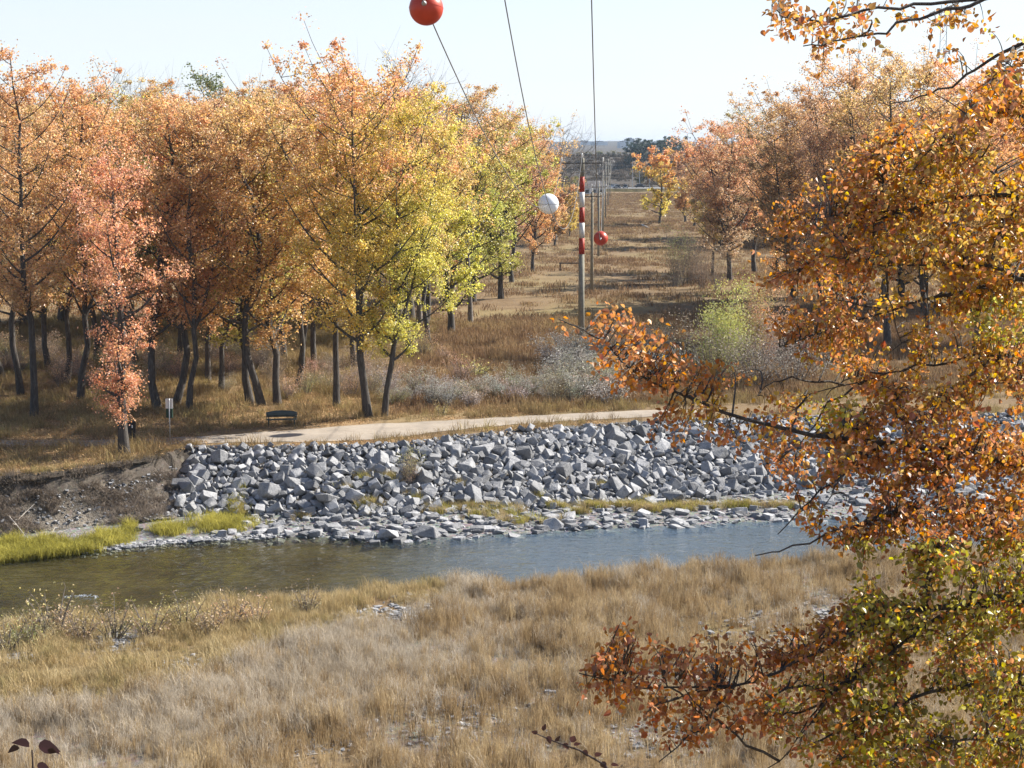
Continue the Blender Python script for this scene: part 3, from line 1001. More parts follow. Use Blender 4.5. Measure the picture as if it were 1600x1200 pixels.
# ---------------------------------------------------------------- shrubs
def make_shrub(seed, H, Rad, stems, leaves, leaf, sg=0.16, arch=0.4, mat='shrub_leaves', lo=0.15):
    rng = np.random.default_rng(seed)
    T = Tubes(); C = []
    for i in range(stems):
        a = rng.uniform(0, 6.28); l = Rad * math.sqrt(rng.uniform(0.05, 1)); h_ = H * rng.uniform(0.35, 1.05) * (1 - 0.2 * (l / Rad))
        s = np.array([math.cos(a) * l * 0.25, math.sin(a) * l * 0.25, -0.1])
        e = np.array([math.cos(a) * l, math.sin(a) * l, h_])
        P = bez(s, s + np.array([math.cos(a) * l * 0.2, math.sin(a) * l * 0.2, h_ * (0.5 + arch * 0.4)]), e, 6)
        T.add(P, np.linspace(0.022, 0.005, 6), 4)
        for j in range(5):
            q = P[rng.integers(2, 6)]
            d = rng.normal(size=3); d[2] = abs(d[2]) + 0.3; d /= np.linalg.norm(d)
            e2 = q + d * H * rng.uniform(0.08, 0.2)
            T.add(np.array([q, e2]), [0.007, 0.003], 3)
            C += [e2, (q + e2) / 2]
        for f in np.linspace(lo, 1, 4):
            C.append(P[min(5, int(f * 5))])
    C = np.array(C)
    w = rng.uniform(0.3, 1.5, len(C))
    idx = rng.choice(len(C), leaves, p=w / w.sum())
    Vl, Fl = leaf_quads(C[idx] + rng.normal(size=(leaves, 3)) * sg, leaf, rng, shape=0.5)
    k = TreeKind(); k.H = H
    k.stem = T.mesh('stems', 'twig_bark'); k.leaf = np_mesh('foliage', Vl, [Fl], mat)
    return k


SH = {
    'silver': make_shrub(31, 2.2, 1.1, 20, 1900, 0.075, 0.11, lo=0.3),
    'silver2': make_shrub(32, 1.7, 1.3, 24, 1800, 0.075, 0.11, lo=0.2),
    'big': make_shrub(33, 5.0, 2.0, 22, 6000, 0.13, 0.28),
    'twiggy': make_shrub(34, 4.0, 2.2, 34, 2600, 0.10, 0.3),
    'weed': make_shrub(35, 1.0, 0.55, 16, 500, 0.07, 0.08),
}
SILV = (0.46, 0.44, 0.40); SILV2 = (0.36, 0.35, 0.30); PINK = (0.34, 0.22, 0.16)


def place_shrub(kind, u, v, hpx, c1, c2, label, group=None, name='silver_shrub', z=0.0, wide=1.0):
    x, y = gp(u, v, z)
    x, y = float(x), float(y)
    zz = tz(x, y)
    K = SH[kind]
    dist = math.hypot(y, CAM_Z - zz)
    s = hpx * dist / FPX / K.H
    o = empty(name, (x, y, zz), trng.uniform(0, 6.28), label, 'shrub', group)
    o.scale = (s * wide, s * wide, s)
    link('stems', K.stem, o)
    f_ = link('foliage', K.leaf, o)
    f_['leaf_top'] = jit(c1, trng); f_['leaf_low'] = jit(c2, trng)
    return o


for i in range(30):
    u = 605 + i * 12.0 + trng.uniform(-5, 5)
    v = 640 - (u - 605) * 0.025 - trng.uniform(0, 26)
    place_shrub(['silver', 'silver2'][i % 2], u, v, trng.uniform(24, 52) + max(0, (u - 850) * 0.12), [SILV, SILV2, BRN][i % 3 if i % 4 else 0], [SILV2, OLI, SILV][i % 3],
                'silvery grey shrub in the row beyond the path', 'silver shrubs beyond the path', wide=1.25)
for i in range(16):
    u = 862 + i * 10 + trng.uniform(-8, 8)
    v = 575 + trng.uniform(-12, 28)
    place_shrub(['silver', 'silver2'][i % 2], u, v, trng.uniform(40, 62), SILV, SILV2, 'silvery grey shrub in the thicket round the striped pole', 'silver shrubs round the striped pole', wide=1.2)
big_sh = [
    ('big', 1128, 588, 150, YEL, LIME, 'tall lime-yellow bush behind the hanging branch tip', 0.85),
    ('big', 1165, 575, 120, YEL, OLI, 'yellow bush next to the tall lime-yellow one', 0.9),
    ('big', 1192, 570, 130, SAL, OR, 'orange-pink bush beside the yellow bushes', 0.8),
    ('twiggy', 1110, 600, 110, PINK, OLI, 'twiggy pinkish shrub with few leaves below the lime bush', 1.3),
    ('twiggy', 1180, 603, 100, PINK, SILV2, 'twiggy grey-pink shrub under the orange-pink bush', 1.4),
    ('twiggy', 1240, 600, 105, PINK, SILV2, 'twiggy grey shrub farthest along the thicket', 1.4),
    ('silver', 1040, 560, 60, LIME, SILV2, 'pale green shrub between pole and lime bush', 1.4),
    ('twiggy', 1040, 605, 70, SILV2, SILV, 'grey twiggy shrub by the path behind the branch tip', 1.3),
]
for kd, u, v, hp, c1, c2, lab, wd in big_sh:
    place_shrub(kd, u, v, hp, c1, c2, lab, name='leafy_bush', wide=wd)
for i, (u, v, hp) in enumerate([(1058, 447, 100), (1072, 445, 80), (1098, 452, 75), (1085, 440, 90), (1120, 455, 70)]):
    place_shrub('twiggy', u, v, hp, [LIME, PINK, BRN, PINK, BRN][i], PINK, 'thin young tree at the clearing edge, %s' % ['yellow-tipped and nearest the poles', 'pinkish and second from the poles', 'brown and low', 'pinkish and tall in the middle', 'brown and farthest from the poles'][i], 'young trees at the clearing edge', name='young_tree', wide=0.55)
for i in range(60):
    u = trng.uniform(-20, 720); v = trng.uniform(555, 628)
    place_shrub(['twiggy', 'silver'][i % 2], u, v, trng.uniform(22, 50), [PINK, BRN, SILV2, RUST][i % 4], [BRN, OLI, PINK][i % 3], 'low brownish shrub on the grove floor', 'low shrubs on the grove floor', name='undergrowth_shrub', wide=1.3)
place_shrub('silver', 640, 760, 60, LIME, BRN, 'lanky green shrub growing among the riprap stones', name='willow_shrub', z=-1.7, wide=0.8)
place_shrub('weed', 690, 648, 26, YEL, OLI, 'small yellowish shrub at the grassy path edge', name='path_shrub')
place_shrub('weed', 745, 590, 34, YEL, OLI, 'small yellow bush among the silver shrubs', name='path_shrub', wide=1.5)
# leafy weeds on the near bank
weeds = [(85, 1000, 84, LIME, BRN), (60, 1012, 60, BRN, OLI), (180, 1000, 66, BRN, OLI), (130, 1010, 60, OLI, BRN), (235, 1002, 66, LIME, BRN), (290, 990, 60, BRN, LIME),
         (330, 1000, 58, RUST, BRN), (365, 980, 58, BRN, GOLD), (10, 1030, 60, BRN, OLI), (400, 985, 50, RUST, BRN), (480, 960, 50, BRN, OLI), (40, 1020, 56, LIME, OLI)]
weeds.sort()
for i, (u, v, hp, c1, c2) in enumerate(weeds):
    place_shrub('weed', u, v, hp, c1, c2, 'leafy weed in the golden grass by the near water, %s from the picture edge' % ORD[i], 'leafy weeds by the near water', name='weed_plant', z=-2.6, wide=1.0)


# ---------------------------------------------------------------- grass and other ground cover
def tuft(seed, n, H, spread, w, droop=0.3, branch=False):
    rng = np.random.default_rng(seed)
    V, F3, F4 = [], [], []
    for i in range(n):
        a = rng.uniform(0, 6.28); r = spread * math.sqrt(rng.uniform(0, 1))
        b0 = np.array([math.cos(a) * r, math.sin(a) * r, -0.05])
        d = rng.normal(0, droop, 2)
        h_ = H * rng.uniform(0.55, 1.1)
        m_ = b0 + np.array([d[0] * 0.35 * h_, d[1] * 0.35 * h_, h_ * 0.6])
        t_ = b0 + np.array([d[0] * h_, d[1] * h_, h_ * rng.uniform(0.82, 1.0)])
        an = rng.uniform(0, 3.14); s = np.array([math.cos(an), math.sin(an), 0]) * w * 0.5
        k = len(V)
        V += [b0 - s, b0 + s, m_ + s * 0.8, m_ - s * 0.8, t_]
        F4.append((k, k + 1, k + 2, k + 3)); F3.append((k + 3, k + 2, k + 4))
        if branch:
            for _ in range(4):
                q = b0 + (t_ - b0) * rng.uniform(0.35, 0.95)
                e = q + np.array([*rng.normal(0, 0.14, 2), abs(rng.normal(0, 0.10)) + 0.05]) * H
                k = len(V)
                V += [q - s * 0.6, q + s * 0.6, e]
                F3.append((k, k + 1, k + 2))
    return np.array(V), F4, F3


def tuft_obj(name, mat, *a, **kw):
    V, F4, F3 = tuft(*a, **kw)
    return bpy.data.objects.new(name, np_mesh(name, V, [np.array(F4), np.array(F3)], mat))


def chip_obj(name, mat, seed, n, spread, size):
    rng = np.random.default_rng(seed)
    P = np.stack([rng.uniform(-spread, spread, n), rng.uniform(-spread, spread, n), rng.uniform(0.0, 0.06, n)], -1)
    V, F = leaf_quads(P, size, rng, up=2.0)
    return bpy.data.objects.new(name, np_mesh(name, V, [F], mat))


def scatter(name, protos, P, rng, smin, smax, label, parent=None, patchy=0.0):
    """one ground-cover object: tufts instanced on points with geometry nodes"""
    n = len(P)
    me = bpy.data.meshes.new(name)
    me.vertices.add(n)
    me.vertices.foreach_set('co', np.asarray(P, np.float32).ravel())
    a = me.attributes.new('rot', 'FLOAT_VECTOR', 'POINT')
    rot = np.stack([rng.normal(0, 0.06, n), rng.normal(0, 0.06, n), rng.uniform(0, 6.28, n)], -1)
    a.data.foreach_set('vector', rot.astype(np.float32).ravel())
    a = me.attributes.new('size', 'FLOAT', 'POINT')
    sz_ = rng.uniform(smin, smax, n)
    if patchy:
        P = np.asarray(P)
        sz_ = sz_ * (1 - patchy + 2 * patchy * smooth((fbm(P[:, 0] * 0.8, P[:, 1] * 0.5, 201) - 0.22) / 0.5))
    a.data.foreach_set('value', sz_.astype(np.float32))
    a = me.attributes.new('pick', 'INT', 'POINT')
    a.data.foreach_set('value', rng.integers(0, len(protos), n).astype(np.int32))
    ng = bpy.data.node_groups.new(name + '_scatter', 'GeometryNodeTree')
    ng.interface.new_socket('Geometry', in_out='INPUT', socket_type='NodeSocketGeometry')
    ng.interface.new_socket('Geometry', in_out='OUTPUT', socket_type='NodeSocketGeometry')
    gi_ = ng.nodes.new('NodeGroupInput'); go = ng.nodes.new('NodeGroupOutput')
    iop = ng.nodes.new('GeometryNodeInstanceOnPoints')
    jn = ng.nodes.new('GeometryNodeJoinGeometry')
    for p in reversed(protos):
        oi_ = ng.nodes.new('GeometryNodeObjectInfo')
        oi_.inputs['Object'].default_value = p
        oi_.inputs['As Instance'].default_value = True
        ng.links.new(oi_.outputs['Geometry'], jn.inputs[0])

    def attr(nm, tp_):
        nn = ng.nodes.new('GeometryNodeInputNamedAttribute')
        nn.data_type = tp_
        nn.inputs['Name'].default_value = nm
        return nn.outputs[0]
    ng.links.new(gi_.outputs[0], iop.inputs['Points'])
    ng.links.new(jn.outputs[0], iop.inputs['Instance'])
    iop.inputs['Pick Instance'].default_value = True
    ng.links.new(attr('pick', 'INT'), iop.inputs['Instance Index'])
    er = ng.nodes.new('FunctionNodeEulerToRotation')
    ng.links.new(attr('rot', 'FLOAT_VECTOR'), er.inputs[0])
    ng.links.new(er.outputs[0], iop.inputs['Rotation'])
    ng.links.new(attr('size', 'FLOAT'), iop.inputs['Scale'])
    ng.links.new(iop.outputs[0], go.inputs[0])
    o = link(name, me, parent)
    md = o.modifiers.new('scatter', 'NODES')
    md.node_group = ng
    return tag(o, label, kind='stuff')


def in_poly(u, v, poly):
    poly = np.array(poly, float)
    c = np.zeros(len(u), bool)
    j = len(poly) - 1
    for i in range(len(poly)):
        xi, yi = poly[i]; xj, yj = poly[j]
        hit = ((yi > v) != (yj > v)) & (u < (xj - xi) * (v - yi) / (yj - yi + 1e-12) + xi)
        c ^= hit
        j = i
    return c


def candidates(n, x0, x1, y0, y1, rng):
    x = rng.uniform(x0, x1, n); y = rng.uniform(y0, y1, n)
    z = terrain(x, y)
    u, v = proj(x, y, z)
    ok = (u > -60) & (u < 1660) & (v < 1290)
    return x[ok], y[ok], z[ok], u[ok], v[ok]


grng = np.random.default_rng(77)
GOLD_POLY = [(-80, 940), (300, 925), (690, 900), (700, 940), (560, 975), (430, 1010), (330, 1060), (170, 1100), (-80, 1120)]
x, y, z, u, v = candidates(120000, -30, 34, 42, 86, grng)
bank = (y < NW(x) - 0.15) & (y > 40)
clear = np.zeros(len(x))
for cu, cv, ru, rv, st in [(710, 1140, 110, 60, 0.62), (880, 1100, 90, 60, 0.4), (1190, 1010, 160, 70, 0.7), (1080, 1080, 120, 60, 0.5), (620, 955, 75, 22, 0.97), (190, 1000, 42, 18, 0.97),
                           (30, 1025, 40, 16, 0.9), (290, 1045, 55, 20, 0.8), (640, 925, 30, 10, 0.5), (400, 1000, 45, 14, 0.7), (1320, 960, 80, 50, 0.7), (480, 1190, 80, 30, 0.7), (1000, 1190, 120, 50, 0.5)]:
    clear = np.maximum(clear, st * np.clip(1.4 - np.hypot((u - cu) / ru, (v - cv) / rv), 0, 1))
patch = fbm(x * 0.5, y * 0.5, 81)
keep = bank & (grng.random(len(x)) > clear) & (grng.random(len(x)) < 0.35 + 1.1 * patch)
gold = keep & in_poly(u, v, GOLD_POLY)
grey_w = np.clip(1.25 - np.abs((v - (1130 - 0.24 * u)) / 150.0), 0, 1) * smooth((900 - u) / 260) * smooth((fbm(x * 0.35, y * 0.35, 83) - 0.28) / 0.2)
grey_w = np.maximum(grey_w, 0.15 * (patch > 0.5))
rest = keep & ~gold
grey = rest & (grng.random(len(x)) < np.clip(grey_w * 0.62 + 0.05, 0, 1))
tan = rest & ~grey
P = np.stack([x, y, z], -1)
tan_p = [tuft_obj('tan_tuft', 'tan_grass', 100 + i, [22, 16, 26][i], [0.62, 0.85, 0.42][i], [0.2, 0.14, 0.28][i], 0.013, [0.18, 0.14, 0.40][i], branch=(i == 1)) for i in range(3)]
gold_p = [tuft_obj('gold_tuft', 'gold_grass', 110 + i, 30, [0.6, 0.75, 0.45][i], 0.2, 0.013, 0.26) for i in range(3)]
grey_p = [tuft_obj('weed_tuft', 'grey_weed', 120 + i, 13, [0.62, 0.75, 0.85][i], 0.26, 0.011, 0.24, branch=True) for i in range(3)]


def sub(mask, n):
    idx = np.flatnonzero(mask)
    return P[grng.permutation(idx)[:n]]


scatter('tan_grass', tan_p, sub(tan, 15000), grng, 0.6, 1.3, 'tall tan dry grass covering the near bank', patchy=0.4)
scatter('golden_grass', gold_p, sub(gold, 4200), grng, 0.55, 1.25, 'golden green grass fringing the near water edge', patchy=0.4)
scatter('dead_weeds', grey_p, sub(grey, 7000), grng, 0.55, 1.25, 'pale grey dead weeds mixed into the near bank grass', patchy=0.35)

# lush clumps on the far shore
lush_p = [tuft_obj('lush_tuft', 'lush_grass', 130 + i, 34, [0.5, 0.65, 0.4][i], 0.25, 0.018, 0.42) for i in range(3)]
LUSH = [(30, 868, 75, 14, 260, 1.25), (100, 862, 45, 10, 150, 1.0), (170, 850, 32, 7, 90, .9), (205, 838, 8, 6, 26, 1.0), (265, 838, 26, 6, 70, .8), (345, 830, 40, 9, 190, 1.05), (372, 815, 12, 6, 40, 1.2), (20, 880, 60, 6, 80, .8)]
pts = []
for cu, cv, ru, rv, n, s in LUSH:
    uu = grng.normal(cu, ru * 0.55, n); vv = grng.normal(cv - 9, rv * 0.5, n)
    gx, gy = gp(uu, vv, -2.8)
    gy = np.maximum(gy, FW(gx) + 0.05)
    pts.append(np.stack([gx, gy, np.maximum(terrain(gx, gy), -3.03)], -1))
scatter('lush_grass', lush_p, np.concatenate(pts), grng, 0.7, 1.3, 'bright yellow-green grass clumps at the far water edge')
# dry golden clumps among shore stones
CL = [(600, 748, 30, 8, 34), (575, 795, 20, 7, 30), (690, 795, 26, 9, 50), (730, 785, 24, 9, 60), (790, 785, 22, 9, 50), (770, 800, 40, 8, 40), (870, 770, 22, 7, 30), (930, 768, 30, 8, 50), (985, 765, 22, 8, 50),
      (1100, 762, 34, 8, 50), (1165, 755, 26, 8, 45), (1230, 752, 30, 8, 40), (540, 770, 8, 6, 12), (840, 750, 10, 6, 14), (720, 740, 7, 5, 9), (1010, 745, 9, 6, 12), (905, 790, 16, 6, 22), (650, 775, 10, 6, 14), (500, 785, 8, 5, 9), (820, 812, 60, 6, 30), (940, 715, 6, 6, 8), (375, 800, 10, 8, 26), (470, 808, 14, 6, 16), (1020, 775, 26, 8, 40), (1060, 770, 24, 7, 40)]
pts = []
for cu, cv, ru, rv, n in CL:
    uu = grng.normal(cu, ru * 0.55, n); vv = grng.normal(cv, rv * 0.5, n)
    zz = np.interp(vv, [695, 795, 830], [0, -2.5, -2.95])
    gx, gy = gp(uu, vv, zz)
    pts.append(np.stack([gx, gy, terrain(gx, gy)], -1))
shore_p = [tuft_obj('shore_tuft', 'gold_grass', 140 + i, 30, 0.5, 0.2, 0.015, 0.4) for i in range(2)] + lush_p[:1]
scatter('shore_grass', shore_p, np.concatenate(pts), grng, 0.7, 1.25, 'tufts of dry golden grass between the shore stones')

# flood plain grass beyond the bank
x, y, z, u, v = candidates(90000, -48, 55, 82, 165, grng)
P = np.stack([x, y, z], -1)
ok = (y > TP(x) + 0.1) & ~((y > PN(x) - 0.25) & (y < PF(x) + 0.3))
bare_edge = (y > PF(x)) & (y < PF(x) + 1.8) & (x < gp(720, 660)[0]) & (x > gp(330, 670)[0])
dens = np.clip(0.25 + 1.0 * fbm(x * 0.3, y * 0.3, 91), 0, 1) * np.where(bare_edge, 0.15, 1) * np.where((y < PN(x)) & (x > X_CUT), 0.7, 1)
ok &= grng.random(len(x)) < dens
floor_p = [tuft_obj('floor_tuft', 'floor_grass', 150 + i, 20, [0.55, 0.72, 0.42][i], 0.3, 0.02, 0.35) for i in range(3)]
brown_p = [tuft_obj('brown_tuft', 'brown_grass', 160 + i, 26, [0.45, 0.6, 0.36][i], 0.45, 0.028, 0.25) for i in range(3)]
field = ok & (x > gp(650, 560)[0] + (y - 118) * 0.02) & (y > PF(x) + 4)
scatter('grove_floor_grass', floor_p, sub(ok & ~field, 14000), grng, 0.5, 1.25, 'dry straw-coloured grass on the grove floor and path edges', patchy=0.4)
scatter('field_grass', brown_p, sub(field, 10000), grng, 0.8, 1.7, 'reddish brown dry grass filling the clearing', patchy=0.35)
x, y, z, u, v = candidates(110000, -60, 170, 165, 650, grng)
P = np.stack([x, y, z], -1)
ok = (grng.random(len(x)) < np.clip(1.6 * (fbm(x * 0.06, y * 0.06, 95) - 0.22), 0, 1))
far_p = [tuft_obj('far_tuft', 'brown_grass', 170 + i, 30, [0.4, 0.55][i], 0.9, 0.06, 0.3) for i in range(2)]
scatter('distant_field_grass', far_p, sub(ok, 24000), grng, 0.7, 1.6, 'brown dry grass in the distant part of the clearing')
x, y, z, u, v = candidates(30000, -60, 130, 715, 930, grng)
P = np.stack([x, y, z], -1)
ok = grng.random(len(x)) < np.clip(2.2 * (fbm(x * 0.03, y * 0.03, 99) - 0.3), 0, 1)
scrub_p = [tuft_obj('scrub_tuft', 'scrub', 175 + i, 40, 0.6, 0.7, 0.09, 0.5) for i in range(2)]
scatter('bluff_scrub', scrub_p, sub(ok, 3000), grng, 1.0, 3.0, 'dark low scrub speckling the far bluff')
# fallen leaves
x, y, z, u, v = candidates(9000, -40, 6, 84, 112, grng)
P = np.stack([x, y, z + 0.03], -1)
ok = (y > TP(x) + 0.1) & ((fbm(x * 0.3, y * 0.3, 71) > 0.36) | (u < 320)) & ~((y > PN(x) - 0.6) & (y < PF(x) + 0.5) & (u > 330))
scatter('leaf_litter', [chip_obj('fallen_leaves', 'litter', 180 + i, 26, 0.6, 0.10) for i in range(2)], sub(ok, 3000), grng, 0.8, 1.2, 'fallen orange and yellow leaves scattered beside the path')
# eroded bank: turf lip hanging over bare earth and rubble
ex = np.arange(-42, X_CUT + 0.5, 0.14)
prof = np.array([(0.9, 0.02), (0.3, 0.05), (-0.18, 0.0), (-0.34, -0.16), (-0.16, -0.34), (0.06, -0.55), (0.10, -0.85), (-0.15, -1.0)])
EV = []
btx, tpx_ = BT(ex), TP(ex)
lip = (fbm(ex * 0.7, ex * 0, 141, 4) - 0.5) * 1.3
dep_ = 0.6 + 0.9 * fbm(ex * 0.5, ex * 0 + 7, 143, 3)
for k, (oy, oz) in enumerate(prof):
    jn_ = (fbm(ex * 2.2, ex * 0 + k * 1.7, 145, 3) - 0.5)
    EV.append(np.stack([ex, tpx_ + lip * (0.2 if k == 0 else 1.0) + oy + jn_ * (0.45 if k > 1 else 0.1), terrain(ex, tpx_ + 1.0) * 0 + (oz * dep_ if k > 1 else oz + 0.01) + jn_ * (0.22 if k > 1 else 0.03)], -1))
for t_ in np.linspace(0.08, 1.05, 22):
    y0_ = EV[7][:, 1]; z0_ = EV[7][:, 2]
    yy_ = y0_ + (btx - 0.4 - y0_) * t_
    zz_ = z0_ + (-2.55 - z0_) * t_ ** 0.85 + (fbm(ex * 1.3, yy_ * 1.3, 147, 4) - 0.47) * 0.85 * (1 - 0.6 * t_)
    EV.append(np.stack([ex, yy_, np.maximum(zz_, terrain(ex, yy_) + 0.02)], -1))
EV = np.array(EV)
nr, nc = EV.shape[:2]
ii = (np.arange(nr - 1)[:, None] * nc + np.arange(nc - 1)[None, :]).ravel()
eb = link('eroded_bank', np_mesh('eroded_bank', EV.reshape(-1, 3), [np.stack([ii, ii + nc, ii + nc + 1, ii + 1], -1)], 'bank_earth', False))
tag(eb, 'dark eroded earth bank under the lone tree, with an overhanging turf lip', kind='structure')
lipx = np.repeat(np.arange(nc), 3)
LP_ = EV[2][lipx] * 1.0 + np.stack([grng.normal(0, 0.1, len(lipx)), grng.uniform(0.1, 0.8, len(lipx)), grng.uniform(-0.08, 0.02, len(lipx))], -1)
scatter('bank_lip_grass', floor_p + gold_p[:1], LP_, grng, 0.4, 0.95, 'dry grass hanging over the lip of the eroded bank')
# brush and roots on the cut bank
x, y, z, u, v = candidates(30000, -40, X_CUT + 0.6, 76, 92, grng)
P = np.stack([x, y, z], -1)
s3 = (y - BT(x)) / (TP(x) - BT(x))
ok = (s3 > 0.02) & (s3 < 0.95) & (grng.random(len(x)) < np.clip(fbm(x * 0.6, y * 0.6, 97) * 1.8 - 0.45, 0, 1))
brush_p = [tuft_obj('brush_tuft', 'brush', 190 + i, 14, 0.42, 0.25, 0.02, 0.7, branch=True) for i in range(3)]
ri = grng.integers(3, EV.shape[0], 5200); ci = grng.integers(0, EV.shape[1], 5200)
PB = EV[ri, ci]
PB = PB[fbm(PB[:, 0] * 0.7, PB[:, 1] * 0.9, 171) > 0.47]
scatter('bank_brush', brush_p, PB, grng, 0.3, 1.2, 'grey dead brush and roots on the eroded bank')


# ---------------------------------------------------------------- stones
def stone_mesh(seed, n=13, flat=0.7, name='stone'):
    rng = np.random.default_rng(seed)
    bm = bmesh.new()
    if seed % 3:                       # quarried block with knocked-off corners
        for sx in (-1, 1):
            for sy in (-1, 1):
                for sz in (-1, 1):
                    c_ = np.array([sx, sy, sz]) * rng.uniform(0.55, 1.0, 3)
                    bm.verts.new((c_[0] * 0.52, c_[1] * 0.42, c_[2] * 0.42 * flat))
        for i in range(4):
            d = rng.normal(size=3); d /= np.abs(d).max()
            d *= rng.uniform(0.8, 1.02)
            bm.verts.new((d[0] * 0.52, d[1] * 0.42, d[2] * 0.42 * flat))
    else:
        for i in range(n):
            d = rng.normal(size=3); d /= np.linalg.norm(d)
            d *= rng.uniform(0.80, 1.12)
            bm.verts.new((d[0] * 0.60, d[1] * 0.46, d[2] * 0.46 * flat))
    bmesh.ops.convex_hull(bm, input=bm.verts[:])
    for vv_ in [q for q in bm.verts if not q.link_faces]:
        bm.verts.remove(vv_)
    bmesh.ops.bevel(bm, geom=bm.edges[:], offset=0.022, segments=1, affect='EDGES')
    bmesh.ops.triangulate(bm, faces=bm.faces[:])
    bmesh.ops.recalc_face_normals(bm, faces=bm.faces[:])
    me = bpy.data.meshes.new(name)
    bm.to_mesh(me); bm.free()
    me.materials.append(MATS['limestone'])
    return me


STONES = [stone_mesh(200 + i, [9, 10, 11, 10][i % 4], [0.95, 0.75, 0.85, 0.65, 1.0][i % 5]) for i in range(24)]
SV = []
for s_ in STONES:
    a = np.empty(len(s_.vertices) * 3, np.float32); s_.vertices.foreach_get('co', a)
    f_ = np.empty(len(s_.polygons) * 3, np.int32); s_.polygons.foreach_get('vertices', f_)
    SV.append((a.reshape(-1, 3), f_.reshape(-1, 3)))


def stones_joined(name, pts, sizes, rots, flat, parent=None, mats='limestone'):
    Vs, Fs, n = [], [], 0
    for p, s, r_ in zip(pts, sizes, rots):
        V0, F0 = SV[int(r_[3])]
        Rm = np.array(Matrix.Rotation(r_[2], 3, 'Z') @ Matrix.Rotation(r_[0], 3, 'X') @ Matrix.Rotation(r_[1], 3, 'Y'))
        W = (V0 * s * np.array([1, 1, flat])) @ Rm.T + p
        Vs.append(W); Fs.append(F0 + n); n += len(W)
    return link(name, np_mesh(name, np.concatenate(Vs), [np.concatenate(Fs)], mats), parent)


srng = np.random.default_rng(9)
# underlying slope of the riprap, a shallow shell of dark rubble just above the soil
bx = np.arange(X_CUT - 0.2, 34, 0.6)
bt_ = np.linspace(-0.05, 1.0, 10)
BX, BTT = np.meshgrid(bx, bt_)
BY = BT(BX) + (TP(BX) - BT(BX)) * BTT
BZ = terrain(BX, BY) + 0.03
V = np.stack([BX, BY, BZ], -1).reshape(-1, 3)
nx = len(bx)
ii = (np.arange(len(bt_) - 1)[:, None] * nx + np.arange(nx - 1)[None, :]).ravel()
F = np.stack([ii, ii + 1, ii + nx + 1, ii + nx], -1)
riprap = link('riprap_bank', np_mesh('riprap_bank', V, [F], 'mud', True))
tag(riprap, 'sloping bank of heaped grey angular rocks below the path', 'rock bank')
# dart throwing
cand = []
gridc = {}


def try_add(xx, yy, rr, sp):
    key = (int(xx // 1.2), int(yy // 1.2))
    for i in (-1, 0, 1):
        for j in (-1, 0, 1):
            for (a, b_, c_) in gridc.get((key[0] + i, key[1] + j), ()):
                if (a - xx) ** 2 + (b_ - yy) ** 2 < ((c_ + rr) * sp) ** 2:
                    return False
    gridc.setdefault(key, []).append((xx, yy, rr))
    return True


for size, tries, sp in [((0.85, 1.15), 110, 0.40), ((0.55, 0.8), 2600, 0.34), ((0.34, 0.55), 12000, 0.31), ((0.17, 0.34), 22000, 0.29)]:
    for _ in range(tries):
        xx = srng.uniform(X_CUT - 0.2, 32)
        s = srng.uniform(-0.06, 1.0)
        if s > 0.9 and xx > -3 and srng.random() < 0.5:
            continue
        yy = float(BT(xx) + (TP(xx) - BT(xx)) * s)
        d = srng.uniform(*size)
        if s > 0.85: d *= 0.7
        if try_add(xx, yy, d * 0.5, sp * 2):
            cand.append((xx, yy, d))
cx = np.array([c[0] for c in cand]); cy = np.array([c[1] for c in cand]); cd = np.array([c[2] for c in cand])
cz = terrain(cx, cy) + cd * srng.uniform(0.10, 0.34, len(cd))
cu, cv = proj(cx, cy, cz)
vis = (cu > 280) & (cu < 1270)
order = np.argsort(-(cd * vis))
big = order[:300]; rest = order[300:]
for i in big:
    k = int(srng.integers(len(STONES)))
    link('stone', STONES[k], riprap, (cx[i], cy[i], cz[i]), tuple(srng.uniform(-0.9, 0.9, 2)) + (srng.uniform(0, 6.28),),
         cd[i] * np.array([srng.uniform(0.85, 1.25), srng.uniform(0.85, 1.2), srng.uniform(0.85, 1.25)]))
rots = np.concatenate([srng.uniform(-0.9, 0.9, (len(rest), 2)), srng.uniform(0, 6.28, (len(rest), 1)), srng.integers(0, len(STONES), (len(rest), 1))], 1)
so = stones_joined('smaller_stones', np.stack([cx, cy, cz], -1)[rest], cd[rest], rots, 1.0, riprap)
so['kind'] = 'stuff'

# cobbles on the shore shelf, on the bar and in clearings
def cobbles(name, xx, yy, dd, flat, label, sink=0.1):
    zz = terrain(xx, yy) + dd * sink
    n = len(xx)
    rots = np.concatenate([srng.uniform(-0.25, 0.25, (n, 2)), srng.uniform(0, 6.28, (n, 1)), srng.integers(0, len(STONES), (n, 1))], 1)
    return tag(stones_joined(name, np.stack([xx, yy, zz], -1), dd, rots, flat), label, kind='stuff')


n = 3000
xx = srng.uniform(-16, 32, n); t = srng.uniform(-0.06, 1.02, n) ** 1.0
yy = FW(xx) + (BT(xx) - FW(xx)) * t
dd = 0.13 + 0.75 * srng.random(n) ** 4.5
u_, v_ = proj(xx, yy, terrain(xx, yy))
ok = (u_ > 395) | (srng.random(n) < 0.3)
cobbles('shore_cobbles', xx[ok], yy[ok], dd[ok], 0.6, 'small flat grey stones covering the far shore shelf')
n = 900
uu = srng.uniform(140, 420, n)
xx, _ = gp(uu, 850, -2.9)
yy = FW(xx) + srng.normal(0.15, 0.28, n)
dd = 0.10 + 0.26 * srng.random(n) ** 2.2
cobbles('waterline_cobbles', xx, yy, dd, 0.55, 'pale cobbles lining the far waterline below the eroded bank')
n = 3200
ri = srng.integers(9, EV.shape[0], n); ci = srng.integers(0, EV.shape[1], n)
pe = EV[ri, ci] + srng.normal(0, 0.06, (n, 3))
de = 0.05 + 0.16 * srng.random(n) ** 2.4
